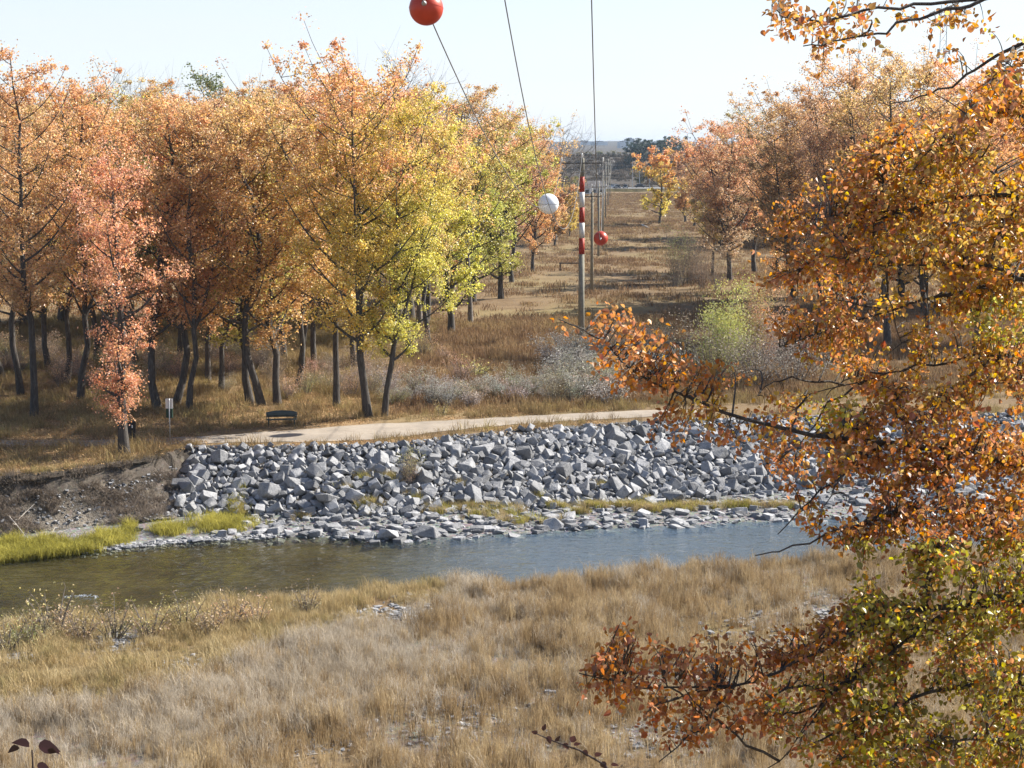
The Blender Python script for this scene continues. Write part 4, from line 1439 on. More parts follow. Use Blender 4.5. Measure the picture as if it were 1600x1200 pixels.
rots = np.concatenate([srng.uniform(-0.5, 0.5, (n, 2)), srng.uniform(0, 6.28, (n, 1)), srng.integers(0, len(STONES), (n, 1))], 1)
tag(stones_joined('bank_gravel', pe, de, rots, 0.75), 'coarse gravel spilling down the eroded bank', kind='stuff')
pts = []
for cu0, cv0, ru, rv, st in [(710, 1140, 110, 60, 420), (880, 1100, 90, 60, 240), (1190, 1010, 160, 70, 600), (1080, 1080, 120, 60, 300), (620, 955, 75, 20, 520), (190, 1000, 38, 14, 240), (30, 1025, 40, 14, 200),
                           (290, 1045, 50, 18, 120), (400, 1000, 40, 12, 90), (1320, 960, 80, 50, 300), (640, 925, 40, 8, 70), (480, 1190, 80, 25, 260), (1000, 1190, 120, 40, 300)]:
    uu = srng.normal(cu0, ru * 0.55, st); vv = srng.normal(cv0, rv * 0.55, st)
    gx, gy = gp(uu, vv, -2.3)
    k_ = (gy < NW(gx)) & (gy > 38)
    pts.append(np.stack([gx[k_], gy[k_]], -1))
pts = np.concatenate(pts)
cobbles('bar_cobbles', pts[:, 0], pts[:, 1], 0.08 + 0.22 * srng.random(len(pts)) ** 2.5, 0.65, 'grey cobbles showing through the dry grass of the near bank', 0.15)

# single boulders worth naming
boulders = [
    (665, 838, 1.5, 'dark angular boulder at the waterline with water round its foot'),
    (860, 826, 1.25, 'pale rounded boulder at the waterline, largest on the shore shelf'),
    (605, 842, 1.3, 'blocky grey boulder at the waterline beside the dark angular one'),
    (520, 806, 1.9, 'long pale flat-topped slab at the foot of the riprap'),
    (482, 812, 1.15, 'round grey boulder touching the long pale slab'),
    (1050, 790, 1.7, 'flat dark slab lying on the shore shelf by golden grass'),
    (345, 838, 0.75, 'white-topped stone standing in shallow water off the green grass'),
    (217, 834, 0.6, 'single pale boulder in the green grass below the eroded bank'),
    (920, 824, 1.0, 'grey boulder half in water next to the palest rounded one'),
    (628, 921, 0.75, 'lone flat boulder in the golden grass on the near bank'),
    (590, 925, 0.5, 'small flat rock beside the lone boulder on the near bank'),
    (1000, 822, 1.0, 'grey boulder at the waterline where the water turns blue'),
]
for i, (u_, v_, d_, lab) in enumerate(boulders):
    x_, y_ = gp(u_, v_, -2.95)
    o = link('boulder', STONES[(i * 3 + 1) % len(STONES)], None, (float(x_), float(y_), tz(float(x_), float(y_)) + d_ * 0.16), (0.1 * (i % 3 - 1), 0.12, 0.4 * i),
             (d_ * (1.4 if 'slab' in lab else 1.0), d_, d_ * (0.55 if 'slab' in lab or 'flat' in lab else 0.9)))
    tag(o, lab, 'boulder', 'boulders along the water')

# driftwood below the eroded bank and on the near bank
for i, (u0, v0, u1, v1, zz, lab) in enumerate([
        (2, 834, 55, 820, -2.5, 'long pale driftwood branch below the eroded bank'), (10, 826, 40, 836, -2.5, 'short crossing driftwood stick below the eroded bank'),
        (60, 834, 100, 829, -2.5, 'grey driftwood branch lying by the green grass'), (440, 1194, 510, 1186, -1.6, 'bleached dead branch in the near grass at the picture bottom'),
        (1003, 351, 1015, 361, 0.1, 'pale fallen log lying in the distant clearing')]):
    T = Tubes()
    a = np.array([*gp(u0, v0, zz), 0.0]); b_ = np.array([*gp(u1, v1, zz), 0.0])
    a[2] = tz(a[0], a[1]) + 0.08; b_[2] = tz(b_[0], b_[1]) + 0.12
    mid = (a + b_) / 2 + np.array([0, 0.15, 0.02])
    r0 = 0.045 if i != 4 else 0.28
    Pm = bez(a, mid, b_, 7)
    T.add(Pm, np.linspace(r0, r0 * 0.35, 7), 7)
    if i != 4:
        for q in (2, 3, 4, 5):
            T.add(np.array([Pm[q], Pm[q] + srng.normal(0, 0.30, 3) * np.array([1, 1, 0.3]) + np.array([0, 0, 0.06])]), [r0 * 0.4, 0.01], 5)
    tag(link('driftwood' if i != 4 else 'fallen_log', T.mesh('driftwood', 'drift_wood')), lab, 'driftwood' if i != 4 else 'log')

# broken water over hidden stones
for i, (u_, v_, L) in enumerate([(130, 931, 1.5)]):
    x_, y_ = gp(u_, v_, WATER_Z)
    rr = np.random.default_rng(300 + i)
    n = 60
    ax = rr.uniform(-1, 1, n) * L * 0.5; ay = rr.normal(0, 0.10, n) - 0.5 * ax ** 2
    Vs, Fs, k = [], [], 0
    for a, b_ in zip(ax, ay):
        w = rr.uniform(0.015, 0.06) * (1.2 - abs(a) / L); h_ = rr.uniform(0.02, 0.05); c_ = rr.uniform(0.01, 0.03)
        Vs += [(a - w, b_ - c_, 0.003), (a + w, b_ - c_ * 0.6, 0.003), (a + w * 0.6, b_ + c_, 0.003), (a - w * 0.6, b_ + c_, 0.003), (a, b_, h_)]
        Fs += [(k, k + 1, k + 4), (k + 1, k + 2, k + 4), (k + 2, k + 3, k + 4), (k + 3, k, k + 4)]
        k += 5
    tag(link('foam', np_mesh('foam', np.array(Vs), [np.array(Fs)], 'foam'), None, (float(x_), float(y_), WATER_Z)), 'white riffle of broken water on the river', kind='stuff')


# ---------------------------------------------------------------- pole line
def power_pole(u, vb, y, vtop, striped, label, arm_px=64, z=None):
    x, y = float(pd(u, vb, y)[0]), float(y)
    zb = tz(x, y)
    zt = float(pd(u, vtop, y)[2])
    H = zt - zb
    o = empty('power_pole', (x, y, zb - 0.2), 0, label, 'power pole', 'power poles in the clearing')
    rb, rt = (0.29, 0.19) if striped else (0.2, 0.13)
    H += 0.2

    def rad(h_): return rb + (rt - rb) * h_ / H
    if striped:
        hs = [float(pd(u, q, y)[2]) - zb + 0.2 for q in (397, 372, 348, 324, 300, 276)]
        S = Solid(); S.lathe([(rad(0), 0), (rad(hs[0] * .5), hs[0] * .5), (rad(hs[0]), hs[0])], 14); S.build('shaft', 'weathered_wood', o, smooth_=True)
        for i in range(5):
            S = Solid(); S.lathe([(rad(hs[i]) + 0.006, hs[i]), (rad(hs[i + 1]) + 0.006, hs[i + 1])], 14)
            S.build('red_band' if i % 2 == 0 else 'white_band', 'pole_red' if i % 2 == 0 else 'pole_white', o, smooth_=True)
        S = Solid(); S.lathe([(rad(hs[5]), hs[5]), (rt, H - 0.25), (rt * 0.8, H - 0.2)], 14); S.build('pole_top', 'weathered_wood', o, smooth_=True)
    else:
        S = Solid(); S.lathe([(rad(0), 0), (rad(H * .5), H * .5), (rt, H)], 10); S.build('shaft', 'weathered_wood', o, smooth_=True)
    hw = arm_px * y / FPX / 2
    za_ = H - (0.65 if striped else 0.5)
    S = Solid(); S.box((0, -rt - 0.06, za_), (hw * 2 + 0.16, 0.085, 0.10), bev=0.008); S.build('crossarm', 'old_arm', o)
    for s in (-1, 1):
        S = Solid(); S.bar((s * hw * 0.55, -rt - 0.02, za_ - 0.05), (s * 0.05, -rt - 0.02, za_ - 0.75), 0.025, 6); S.build('brace', 'steel', o)
    for xx_, zz_ in ((-hw, za_ + 0.07), (0, H - 0.22 if striped else H), (hw, za_ + 0.07)):
        S = Solid(); S.lathe([(0.03, 0), (0.05, 0.06), (0.11, 0.1), (0.06, 0.18), (0.10, 0.24), (0.05, 0.34), (0.04, 0.42)], 10, (xx_, -rt - 0.06 if xx_ else 0, zz_))
        S.build('insulator', 'porcelain', o, smooth_=True)
    ends = [(x + q, y - rt - 0.06 if q else y, zb - 0.2 + (za_ + 0.49 if q else H + 0.2)) for q in (-hw, 0, hw)]
    return o, ends


POLES = [
    (908, 527, 145, 243, True, 'wooden power pole painted with red and white bands', 64),
    (924.5, 447, 195, 300, False, 'plain wooden power pole directly behind the striped one', 26),
    (935, 402, 262, 287, False, 'third wooden power pole along the clearing', 22),
    (942, 366, 335, 270, False, 'fourth wooden power pole along the clearing, beyond the red ball', 20),
    (946, 345, 420, 256, False, 'fifth wooden power pole along the clearing', 18),
    (950, 325, 505, 250, False, 'sixth wooden power pole along the clearing', 15),
    (953, 312, 590, 252, False, 'most distant wooden power pole, near the road', 13),
]
ends = []
for a in POLES:
    ends.append(power_pole(a[0], a[1], a[2], a[3], a[4], a[5], a[6])[1])
# low barrier rail beside the striped pole
x_, y_ = gp(890, 424, 0)
x_, y_ = float(x_), float(y_)
zb = tz(x_, y_)
o = empty('barrier_rail', (x_, y_, zb), 0.02, 'low dark wooden barrier rail in the clearing behind the striped pole', 'barrier')
for s in (-1.3, 1.3):
    S = Solid(); S.box((s, 0, 0.45), (0.16, 0.16, 1.0), bev=0.01); S.build('post', 'dark_twig', o)
S = Solid(); S.box((0, 0, 1.02), (2.9, 0.12, 0.16), bev=0.01); S.build('rail', 'dark_twig', o)


def wire(label, pts, r=0.016, name='power_line', mat='wire_metal'):
    T = Tubes(); T.add(np.array(pts), r, 6)
    return tag(link(name, T.mesh(name, mat)), label, 'power line', 'power lines')


# river span: three sagging wires rising over the camera's hill
def quad_fit(D, A):
    return np.polyfit(D, A, 2)


span_pts = {   # (pixel u, v, depth)
    0: [(667, 8, 38.5), (720, 150, 46.5), (857, 318, 104)],
    1: [(789, 0, 39.5), (822, 180, 49.5), (884, 356, 94)],
    2: [(924, 0, 39.5), (930.5, 200, 52), (938.5, 374, 95)],
}
names = ['sagging power line carrying the near red ball and the white ball', 'sagging power line of the middle, without a ball, ending on the striped pole top', 'sagging power line carrying the small far red ball']
BALLS = []
for k in range(3):
    e = np.array(ends[0][k])
    pp = [pd(*q) for q in span_pts[k]] + [e]
    D = np.array([q[1] for q in pp]); X = np.array([q[0] for q in pp]); Z = np.array([q[2] for q in pp])
    w = np.array([3, 2, 3, 4.0])
    cz_ = np.polyfit(D, Z, 2, w=w); cx_ = np.polyfit(D, X, 2, w=w)
    dd_ = np.concatenate([np.linspace(20, 60, 18), np.linspace(62, e[1], 42)])
    zz_ = np.polyval(cz_, dd_); xx_ = np.polyval(cx_, dd_)
    kk = smooth((dd_ - e[1] + 8) / 8)
    xx_ = xx_ + (e[0] - xx_[-1]) * kk; zz_ = zz_ + (e[2] - zz_[-1]) * kk
    wire(names[k], np.stack([xx_, dd_, zz_], -1))
    BALLS.append((dd_, xx_, zz_))
for i in range(len(ends) - 1):
    for k in range(3):
        a, b_ = np.array(ends[i][k]), np.array(ends[i + 1][k])
        t = np.linspace(0, 1, 14)[:, None]
        P_ = a + (b_ - a) * t - np.array([0, 0, 1]) * (4 * t * (1 - t)) * (1.2 + 0.1 * i)
        wire('thin power line strung from pole to pole along the clearing', P_, 0.02)


def marker_ball(k, depth, dpx, mat, label, band):
    dd_, xx_, zz_ = BALLS[k]
    x_, z_ = float(np.interp(depth, dd_, xx_)), float(np.interp(depth, dd_, zz_))
    x2, z2 = float(np.interp(depth + 1, dd_, xx_)), float(np.interp(depth + 1, dd_, zz_))
    dist = math.sqrt(x_ ** 2 + depth ** 2 + (z_ - CAM_Z) ** 2)
    r = dpx * dist / FPX / 2
    o = empty('marker_ball', (x_, depth, z_), 0, label, 'marker ball', 'aerial marker balls on the power lines')
    d = Vector((x2 - x_, 1, z2 - z_)).normalized()
    q = d.to_track_quat('Z', 'Y').to_matrix()
    S = Solid(); S.lathe([(r * math.sin(a), -r * math.cos(a)) for a in np.linspace(0.02, math.pi - 0.02, 25)], 40, (0, 0, 0), q); S.build('shell', mat, o, smooth_=True)
    # seam flange between the two half shells, and the clamps where the wire enters
    sx = d.cross(Vector((0, 0, 1))).normalized()
    up = sx.cross(d).normalized()
    M = Matrix((sx, d, up)).transposed()
    S = Solid(); S.lathe([(r * 0.985, -0.008), (r * 1.012, -0.008), (r * 1.012, 0.008), (r * 0.985, 0.008)], 48, (0, 0, 0), M); S.build('seam', band, o, smooth_=False)
    for s in (-1, 1):
        S = Solid(); S.lathe([(0.05, -0.07), (0.06, 0), (0.035, 0.12)], 10, d * (s * r * 1.0), q if s > 0 else (-d).to_track_quat('Z', 'Y').to_matrix()); S.build('clamp', 'steel', o, smooth_=True)
    return o


marker_ball(0, 38.5, 52, 'ball_red', 'large glossy red marker ball at the top of the picture', 'ball_red')
marker_ball(0, 104, 32, 'ball_white', 'white marker ball with a dark seam beside the striped pole', 'black_metal')
marker_ball(2, 95, 22.5, 'ball_red', 'small orange-red marker ball hanging past the striped pole', 'ball_red')

# ---------------------------------------------------------------- path furniture
# bench
x_, y_ = gp(440, 664, 0); x_, y_ = float(x_), float(y_)
o = empty('park_bench', (x_, y_, tz(x_, y_)), 0.10, 'dark green metal park bench facing the river beside the path', 'bench')
for s in (-0.78, 0.78):
    S = Solid(); S.box((s, -0.20, 0.22), (0.07, 0.07, 0.46), bev=0.01); S.box((s, 0.22, 0.22), (0.07, 0.07, 0.46), bev=0.01); S.box((s, 0.01, 0.415), (0.06, 0.5, 0.05), bev=0.01)
    S.build('leg', 'bench_green', o)
for i in range(5):
    S = Solid(); S.box((0, -0.24 + i * 0.115, 0.455), (1.85, 0.095, 0.03), bev=0.006); S.build('seat_slat', 'bench_green', o)
me_pts, fs = [], []
for i in range(13):            # curved perforated back panel
    a = -1 + 2 * i / 12
    for j in range(4):
        hh_ = 0.56 + j * (0.40 - 0.10 * a * a) / 3
        me_pts.append((a * 0.93, 0.27 + 0.10 * (hh_ - 0.5) - 0.05 * a * a, hh_))
for i in range(12):
    for j in range(3):
        k = i * 4 + j
        fs.append((k, k + 4, k + 5, k + 1))
bk = link('backrest', np_mesh('backrest', np.array(me_pts), [np.array(fs)], 'bench_green', True), o)
md = bk.modifiers.new('thick', 'SOLIDIFY'); md.thickness = 0.04
for s in (-0.78, 0.78):
    S = Solid(); S.bar((s, 0.24, 0.42), (s, 0.31, 0.86), 0.03); S.build('back_post', 'bench_green', o)
    S = Solid(); S.bar((s * 1.12, -0.22, 0.66), (s * 1.12, 0.26, 0.68), 0.025); S.bar((s * 1.12, -0.22, 0.44), (s * 1.12, -0.22, 0.66), 0.025); S.build('armrest', 'bench_green', o)
# sign with dispenser
x_, y_ = gp(266, 694, 0); x_, y_ = float(x_), float(y_)
o = empty('path_sign', (x_, y_, tz(x_, y_)), -0.08, 'thin grey post with a white sign panel above a dark dispenser box', 'sign')
S = Solid(); S.bar((0, 0, -0.2), (0, 0, 2.62), 0.032, 10); S.build('post', 'steel', o, smooth_=True)
S = Solid(); S.box((-0.01, 0.05, 2.32), (0.42, 0.02, 0.56), bev=0.004); S.build('sign_panel', 'sign_white', o)
S = Solid(); S.box((-0.02, 0.11, 1.76), (0.36, 0.16, 0.52), bev=0.015); S.build('dispenser_box', 'sign_green', o)
# litter bin
x_, y_ = gp(206, 692, 0); x_, y_ = float(x_), float(y_)
o = empty('litter_bin', (x_, y_, tz(x_, y_)), 0.1, 'black metal litter bin behind the lone bank tree', 'bin')
S = Solid(); S.box((0, 0, 0.6), (0.46, 0.46, 1.16), bev=0.02); S.build('body', 'black_metal', o)
S = Solid(); S.box((0, 0, 1.22), (0.52, 0.52, 0.07), bev=0.02); S.build('lid', 'black_metal', o)
S = Solid(); S.box((0.08, -0.236, 0.98), (0.06, 0.012, 0.16)); S.build('sticker', 'sign_white', o)


# ---------------------------------------------------------------- far things: cars, lamps, mast, houses
def car(u, y, rz, mat, label, suv=True):
    x_ = float(pd(u, 297, y)[0])
    o = empty('car', (x_, y, 1.2), rz, label, 'car', 'cars on the far road')
    S = Solid(); S.box((0, 0, 0.62), (1.9, 4.5, 0.62), bev=0.12); S.build('body', mat, o)
    S = Solid(); S.box((0, 0.2, 1.2), (1.6, 2.6, 0.62), bev=0.16); S.build('cabin', 'glass_dark', o)
    S = Solid(); S.box((0, 0.2, 1.50), (1.45, 2.2, 0.07), bev=0.02); S.build('roof', mat, o)
    for sx in (-0.85, 0.85):
        for sy in (-1.4, 1.4):
            S = Solid(); S.lathe([(0.33, -0.11), (0.33, 0.11)], 14, (sx, sy, 0.33), Matrix.Rotation(math.pi / 2, 3, 'Y')); S.build('wheel', 'rubber', o)
    for sx in (-0.65, 0.65):
        S = Solid(); S.box((sx, -2.27, 0.72), (0.34, 0.05, 0.16)); S.build('headlight', 'sign_white', o)


car(965, 682, 0.1, 'car_dark', 'dark car on the far road, second from the poles')
car(977, 684, -0.1, 'car_dark', 'dark car on the far road, in the open middle')
car(959, 692, 0.6, 'car_white', 'pale car on the far road, nearest the poles')
car(1000, 696, 1.5, 'car_dark', 'dark car on the far road seen from its side')


def street_lamp(u, y, vt, label):
    x_ = float(pd(u, 297, y)[0]); z0 = 1.1
    H = float(pd(u, vt, y)[2]) - z0
    o = empty('street_lamp', (x_, y, z0), 0, label, 'street lamp', 'street lamps on the far road')
    S = Solid(); S.lathe([(0.16, 0), (0.09, H)], 8); S.build('mast', 'steel', o)
    S = Solid(); S.bar((0, 0, H - 0.1), (1.8, 0, H + 0.2), 0.06); S.build('arm', 'steel', o)
    S = Solid(); S.box((2.0, 0, H + 0.2), (0.7, 0.3, 0.14), bev=0.03); S.build('lamp_head', 'steel', o)


for u_, y_, vt_ in [(988, 690, 252), (999, 705, 258), (1015, 690, 262)]:
    street_lamp(u_, y_, vt_, 'grey street lamp on the far road')

# lattice mast
x_, _, _ = pd(1467, 300, 300); x_ = float(x_)
zt_ = float(pd(1467, 8, 300)[2])
o = empty('lattice_mast', (x_, 300, 0), 0.3, 'tall grey lattice radio mast above the trees', 'mast')
wb = 0.9
cor = [np.array([wb * math.cos(a), wb * math.sin(a), 0]) for a in (0.5, 2.6, 4.7)]
for c_ in cor:
    S = Solid(); S.bar(tuple(c_), tuple(c_ * 0.75 + np.array([0, 0, zt_])), 0.06, 6); S.build('leg', 'steel', o)
S = Solid()
nb = 26
for i in range(nb):
    for j in range(3):
        k0, k1 = 1 - 0.25 * i / nb, 1 - 0.25 * (i + 1) / nb
        p_ = cor[j] * k0 + np.array([0, 0, zt_ * i / nb]); q_ = cor[(j + 1) % 3] * k1 + np.array([0, 0, zt_ * (i + 1) / nb])
        S.bar(tuple(p_), tuple(q_), 0.03, 4)
S.build('bracing', 'steel', o)
for hz in (0.97, 0.93, 0.80):
    S = Solid()
    for a in range(3):
        an = a * 2.1
        S.box((1.1 * math.cos(an), 1.1 * math.sin(an), zt_ * hz), (0.25, 0.25, 1.6))
        S.bar((0, 0, zt_ * hz), (1.1 * math.cos(an), 1.1 * math.sin(an), zt_ * hz), 0.04, 4)
    S.build('antenna', 'steel', o)


def house(u, y, w, d, h_, label):
    x_ = float(pd(u, 245, y)[0])
    o = empty('house', (x_, y, tz(x_, y) - 0.5), 0.2, label, 'house', 'far houses')
    S = Solid(); S.box((0, 0, h_ / 2), (w, d, h_)); S.build('wall', 'wall_pale', o)
    V_ = np.array([(-w / 2 - .4, -d / 2 - .4, h_), (w / 2 + .4, -d / 2 - .4, h_), (w / 2 + .4, d / 2 + .4, h_), (-w / 2 - .4, d / 2 + .4, h_), (-w / 2 - .4, 0, h_ + 2.6), (w / 2 + .4, 0, h_ + 2.6)])
    link('roof', np_mesh('roof', V_, [np.array([(0, 1, 5, 4), (2, 3, 4, 5)]), np.array([(1, 2, 5), (3, 0, 4)])], 'roof_dark'), o)
    for s in (-0.3, 0.0, 0.3):
        S = Solid(); S.box((s * w, -d / 2 - 0.03, h_ * 0.55), (1.4, 0.06, 1.3)); S.build('window', 'glass_dark', o)


house(1034, 900, 12, 9, 4, 'pale house with dark roof among the bluff trees')
house(925, 640, 9, 7, 3, 'small low building beside the far poles')
for i, (u_, y_, w_, h_) in enumerate([(984, 2600, 9, 16), (978, 2650, 8, 13), (971, 2640, 9, 11), (936, 3200, 30, 8), (1014, 3300, 30, 9), (912, 3300, 24, 8)]):
    x_ = float(pd(u_, 240, y_)[0])
    o = empty('tower_block', (x_, y_, tz(x_, y_) - 1), 0.3, 'hazy pale building on the far upland', 'building', 'hazy buildings on the far upland')
    S = Solid(); S.box((0, 0, h_ / 2), (w_, 14, h_)); S.build('wall', 'wall_pale', o)
    S = Solid(); S.box((0, 0, h_ + 0.6), (w_ * 0.5, 6, 1.4)); S.build('roof_plant', 'roof_dark', o)

# ---------------------------------------------------------------- foreground tree hanging in from the side
frng = np.random.default_rng(23)
TX, TY = 9.2, 19.0
tzb = tz(TX, TY)
near_tree = empty('poplar_tree', (0, 0, 0), 0, 'near cottonwood whose orange and olive leafy branches hang across the picture side', 'tree')
T = Tubes()
tp_z = np.linspace(tzb - 0.5, 23.5, 12)
tpx = TX + 0.35 * np.sin(np.linspace(0, 3, 12)); tpy = TY + 0.25 * np.cos(np.linspace(0, 4, 12))
trunk_pts = np.stack([tpx, tpy, tp_z], -1)
T.add(trunk_pts, np.linspace(0.30, 0.07, 12), 12)
BR = [   # pixel polyline from the trunk side to the tip, depth there and at the tip, radius
    ([(1640, 938), (1600, 938), (1500, 943), (1400, 958), (1320, 988), (1270, 1030), (1150, 1068), (1010, 1078), (905, 1052)], 18.5, 17.0, 0.060),
    ([(1640, 738), (1560, 718), (1480, 702), (1380, 692), (1270, 682), (1150, 652), (1050, 612), (980, 572), (930, 525), (872, 498)], 19.0, 18.0, 0.055),
    ([(1640, 430), (1590, 437), (1480, 460), (1380, 488), (1300, 515), (1218, 542)], 19.5, 20.5, 0.045),
    ([(1640, 452), (1570, 420), (1500, 414), (1385, 415), (1290, 400)], 18.5, 19.5, 0.040),
    ([(1640, 312), (1560, 302), (1480, 312), (1400, 332), (1335, 333), (1260, 345)], 19.0, 21.0, 0.050),
    ([(1640, 160), (1570, 172), (1500, 205), (1440, 245), (1380, 262)], 18.0, 20.0, 0.035),
    ([(1640, 55), (1560, 85), (1500, 125), (1440, 155), (1390, 162)], 17.5, 18.5, 0.030),
    ([(1640, -40), (1540, -2), (1480, 14), (1410, 33), (1360, 54), (1300, 64), (1255, 72)], 17.0, 16.5, 0.030),
    ([(1540, -2), (1440, 5), (1350, 15), (1280, 38), (1225, 30), (1206, 8)], 17.0, 16.3, 0.016),
    ([(1640, 850), (1560, 820), (1470, 790), (1380, 800), (1300, 835), (1220, 860), (1180, 868)], 18.5, 17.5, 0.035),
    ([(1640, 610), (1560, 560), (1480, 562), (1400, 580), (1320, 600), (1250, 620)], 20.0, 21.0, 0.030),
    ([(1640, 1080), (1560, 1060), (1450, 1080), (1350, 1120), (1260, 1165), (1200, 1200)], 18.0, 17.0, 0.038),
    ([(1640, 1180), (1560, 1150), (1480, 1150), (1400, 1180), (1330, 1230)], 17.5, 16.5, 0.032),
    ([(1500, 943), (1420, 1000), (1330, 1060), (1270, 1110), (1230, 1180)], 18.4, 17.2, 0.022),
    ([(1380, 692), (1320, 740), (1260, 790), (1215, 835)], 18.8, 18.4, 0.018),
    ([(1150, 1068), (1120, 1110), (1080, 1150), (1030, 1190)], 17.3, 16.8, 0.014),
]
# outline of the leafy mass in the picture
MASS = [(1640, 90), (1560, 110), (1500, 170), (1400, 190), (1330, 230), (1260, 290), (1190, 330), (1180, 420), (1200, 500), (1260, 560), (1190, 590), (1090, 560), (1030, 500), (940, 480),
        (870, 500), (940, 575), (985, 640), (1010, 690), (1130, 690), (1190, 720), (1230, 790), (1270, 830), (1340, 860), (1330, 910), (1310, 960), (1230, 990), (1110, 990),
        (1060, 1010), (1000, 980), (955, 965), (950, 1010), (900, 1050), (920, 1090), (990, 1110), (1040, 1160), (1110, 1180), (1180, 1130), (1260, 1210), (1640, 1230)]
samples, srad = [], []
for pix, d0, d1, r0 in BR:
    n = len(pix)
    pts3 = [pd(u_, v_, d0 + (d1 - d0) * i / (n - 1)) for i, (u_, v_) in enumerate(pix)]
    if pix[0][0] >= 1640:
        ztr = pts3[0][2] - 0.9
        k = int(np.argmin(np.abs(tp_z - ztr)))
        pts3 = [trunk_pts[k], (trunk_pts[k] + pts3[0]) / 2 + np.array([0, 0, 0.15])] + pts3
    pts3 = np.array(pts3)
    # smooth resample with a little kink
    tt = np.linspace(0, 1, len(pts3)); t2 = np.linspace(0, 1, len(pts3) * 3)
    Q = np.stack([np.interp(t2, tt, pts3[:, c_]) for c_ in range(3)], -1)
    Q[1:-1] = (Q[:-2] + 2 * Q[1:-1] + Q[2:]) / 4
    Q[2:-2] += frng.normal(0, 0.018, (len(Q) - 4, 3))
    rr = 0.006 + r0 * 0.95 * (1 - np.linspace(0, 1, len(Q))) ** 1.25
    TB = Tubes(); TB.add(Q, rr, 8)
    link('branch', TB.mesh('branch', 'bark'), near_tree)
    dense = np.linspace(0, 1, len(Q) * 3)
    for c_ in range(1):
        D_ = np.stack([np.interp(dense, np.linspace(0, 1, len(Q)), Q[:, j]) for j in range(3)], -1)
        samples.append(D_)
link('trunk', T.mesh('trunk', 'bark'), near_tree)
T = Tubes()
main = np.concatenate(samples)
mu, mv = proj(main[:, 0], main[:, 1], main[:, 2])
for _ in range(120):
    j = int(frng.integers(len(main)))
    if mu[j] > 1700 or mu[j] < 960:
        continue
    tu, tv = mu[j] + frng.uniform(-190, 40), mv[j] + frng.uniform(-150, 150)
    if not in_poly(np.array([tu]), np.array([tv]), MASS)[0]:
        continue
    e = pd(tu, tv, main[j][1] + frng.normal(0.6, 1.4))
    S_ = bez(main[j], (main[j] + e) / 2 + np.array([-0.1, 0, 0.12]) + frng.normal(0, 0.12, 3), e, 9)
    S_[2:-1] += frng.normal(0, 0.02, (6, 3))
    T.add(S_, np.linspace(0.017, 0.005, 9), 6)
    samples.append(np.stack([np.interp(np.linspace(0, 8, 24), np.arange(9), S_[:, q]) for q in range(3)], -1))
SAMP = np.concatenate(samples)
SU, SVv = proj(SAMP[:, 0], SAMP[:, 1], SAMP[:, 2])
inside = SU < 1680
SAMP, SU, SVv = SAMP[inside], SU[inside], SVv[inside]
HOLES = [(1385, 535, 45, 40, 0.8), (1290, 590, 50, 25, 0.8), (1225, 570, 40, 30, 0.8), (1330, 620, 60, 18, 0.5), (1420, 590, 50, 20, 0.6), (1180, 1060, 40, 30, 0.4), (1270, 940, 30, 30, .5)]
tips = []
while len(tips) < 4500:
    uu = frng.uniform(860, 1640, 400); vv = frng.uniform(60, 1230, 400)
    ok = in_poly(uu, vv, MASS)
    for a, b_ in zip(uu[ok], vv[ok]):
        if any(((a - hu) / ru) ** 2 + ((b_ - hv) / rv) ** 2 < 1 and frng.random() < st for hu, hv, ru, rv, st in HOLES):
            continue
        if fbm(a / 48, b_ / 48, 111, 3) < 0.33:
            continue
        if a < 1290 and frng.random() < 0.55:
            continue
        tips.append((a, b_))
# sparse spray against the sky
for _ in range(62):
    a = frng.uniform(1215, 1640); b_ = frng.normal(28, 22) + (20 if a < 1300 else 0) + 0.22 * max(0, a - 1400)
    tips.append((a, b_))
for _ in range(14):
    tips.append((frng.uniform(1215, 1250), frng.uniform(0, 50)))
Lp, Ld, Ln, Lc = [], [], [], []
for a, b_ in tips:
    j = int(np.argmin((SU - a) ** 2 + (SVv - b_) ** 2 + frng.normal(0, 300, len(SU)) ** 2 * 0.02))
    s = SAMP[j]
    e = pd(a, b_, s[1] + frng.normal(0.35, 0.8))
    L = np.linalg.norm(e - s)
    if L < 0.12:
        e = s + frng.normal(0, 0.2, 3); L = np.linalg.norm(e - s)
    m_ = (s + e) / 2 + np.array([0.08 * L, 0, 0.12 * L]) + frng.normal(0, 0.05 * L, 3)
    S_ = bez(s, m_, e, 6)
    T.add(S_, np.linspace(min(0.012, 0.004 + L * 0.005), 0.0022, 6), 4)
    n = int(frng.integers(8, 15))
    f_ = frng.uniform(max(0.45, 1 - 0.45 / max(L, 0.3)), 1.06, n)
    for q in f_:
        w = q * 5; i0 = min(4, int(w)); sp_ = frng.normal(0, 0.05, 3)
        p_ = S_[i0] * (1 - w + i0) + S_[i0 + 1] * (w - i0)
        dd_ = frng.normal(size=3); dd_[2] -= 0.7; dd_ /= np.linalg.norm(dd_)
        Lp.append(p_ + sp_ + dd_ * frng.uniform(0.02, 0.07)); Ld.append(dd_)
Lp = np.array(Lp); Ld = np.array(Ld)
link('twigs', T.mesh('twigs', 'bark'), near_tree)['kind'] = 'stuff'
nl = len(Lp)
Nn = np.cross(Ld, frng.normal(size=(nl, 3))); Nn /= np.linalg.norm(Nn, axis=1)[:, None]
Bn = np.cross(Nn, Ld)
size = frng.uniform(0.036, 0.074, nl) * np.where(frng.random(nl) < 0.12, 1.25, 1.0)
half = np.array([(0, 0), (0.20, 0.05), (0.40, 0.26), (0.38, 0.52), (0.20, 0.82), (0, 1.08)])     # right half outline of a leaf
curl = frng.uniform(0.05, 0.45, nl)


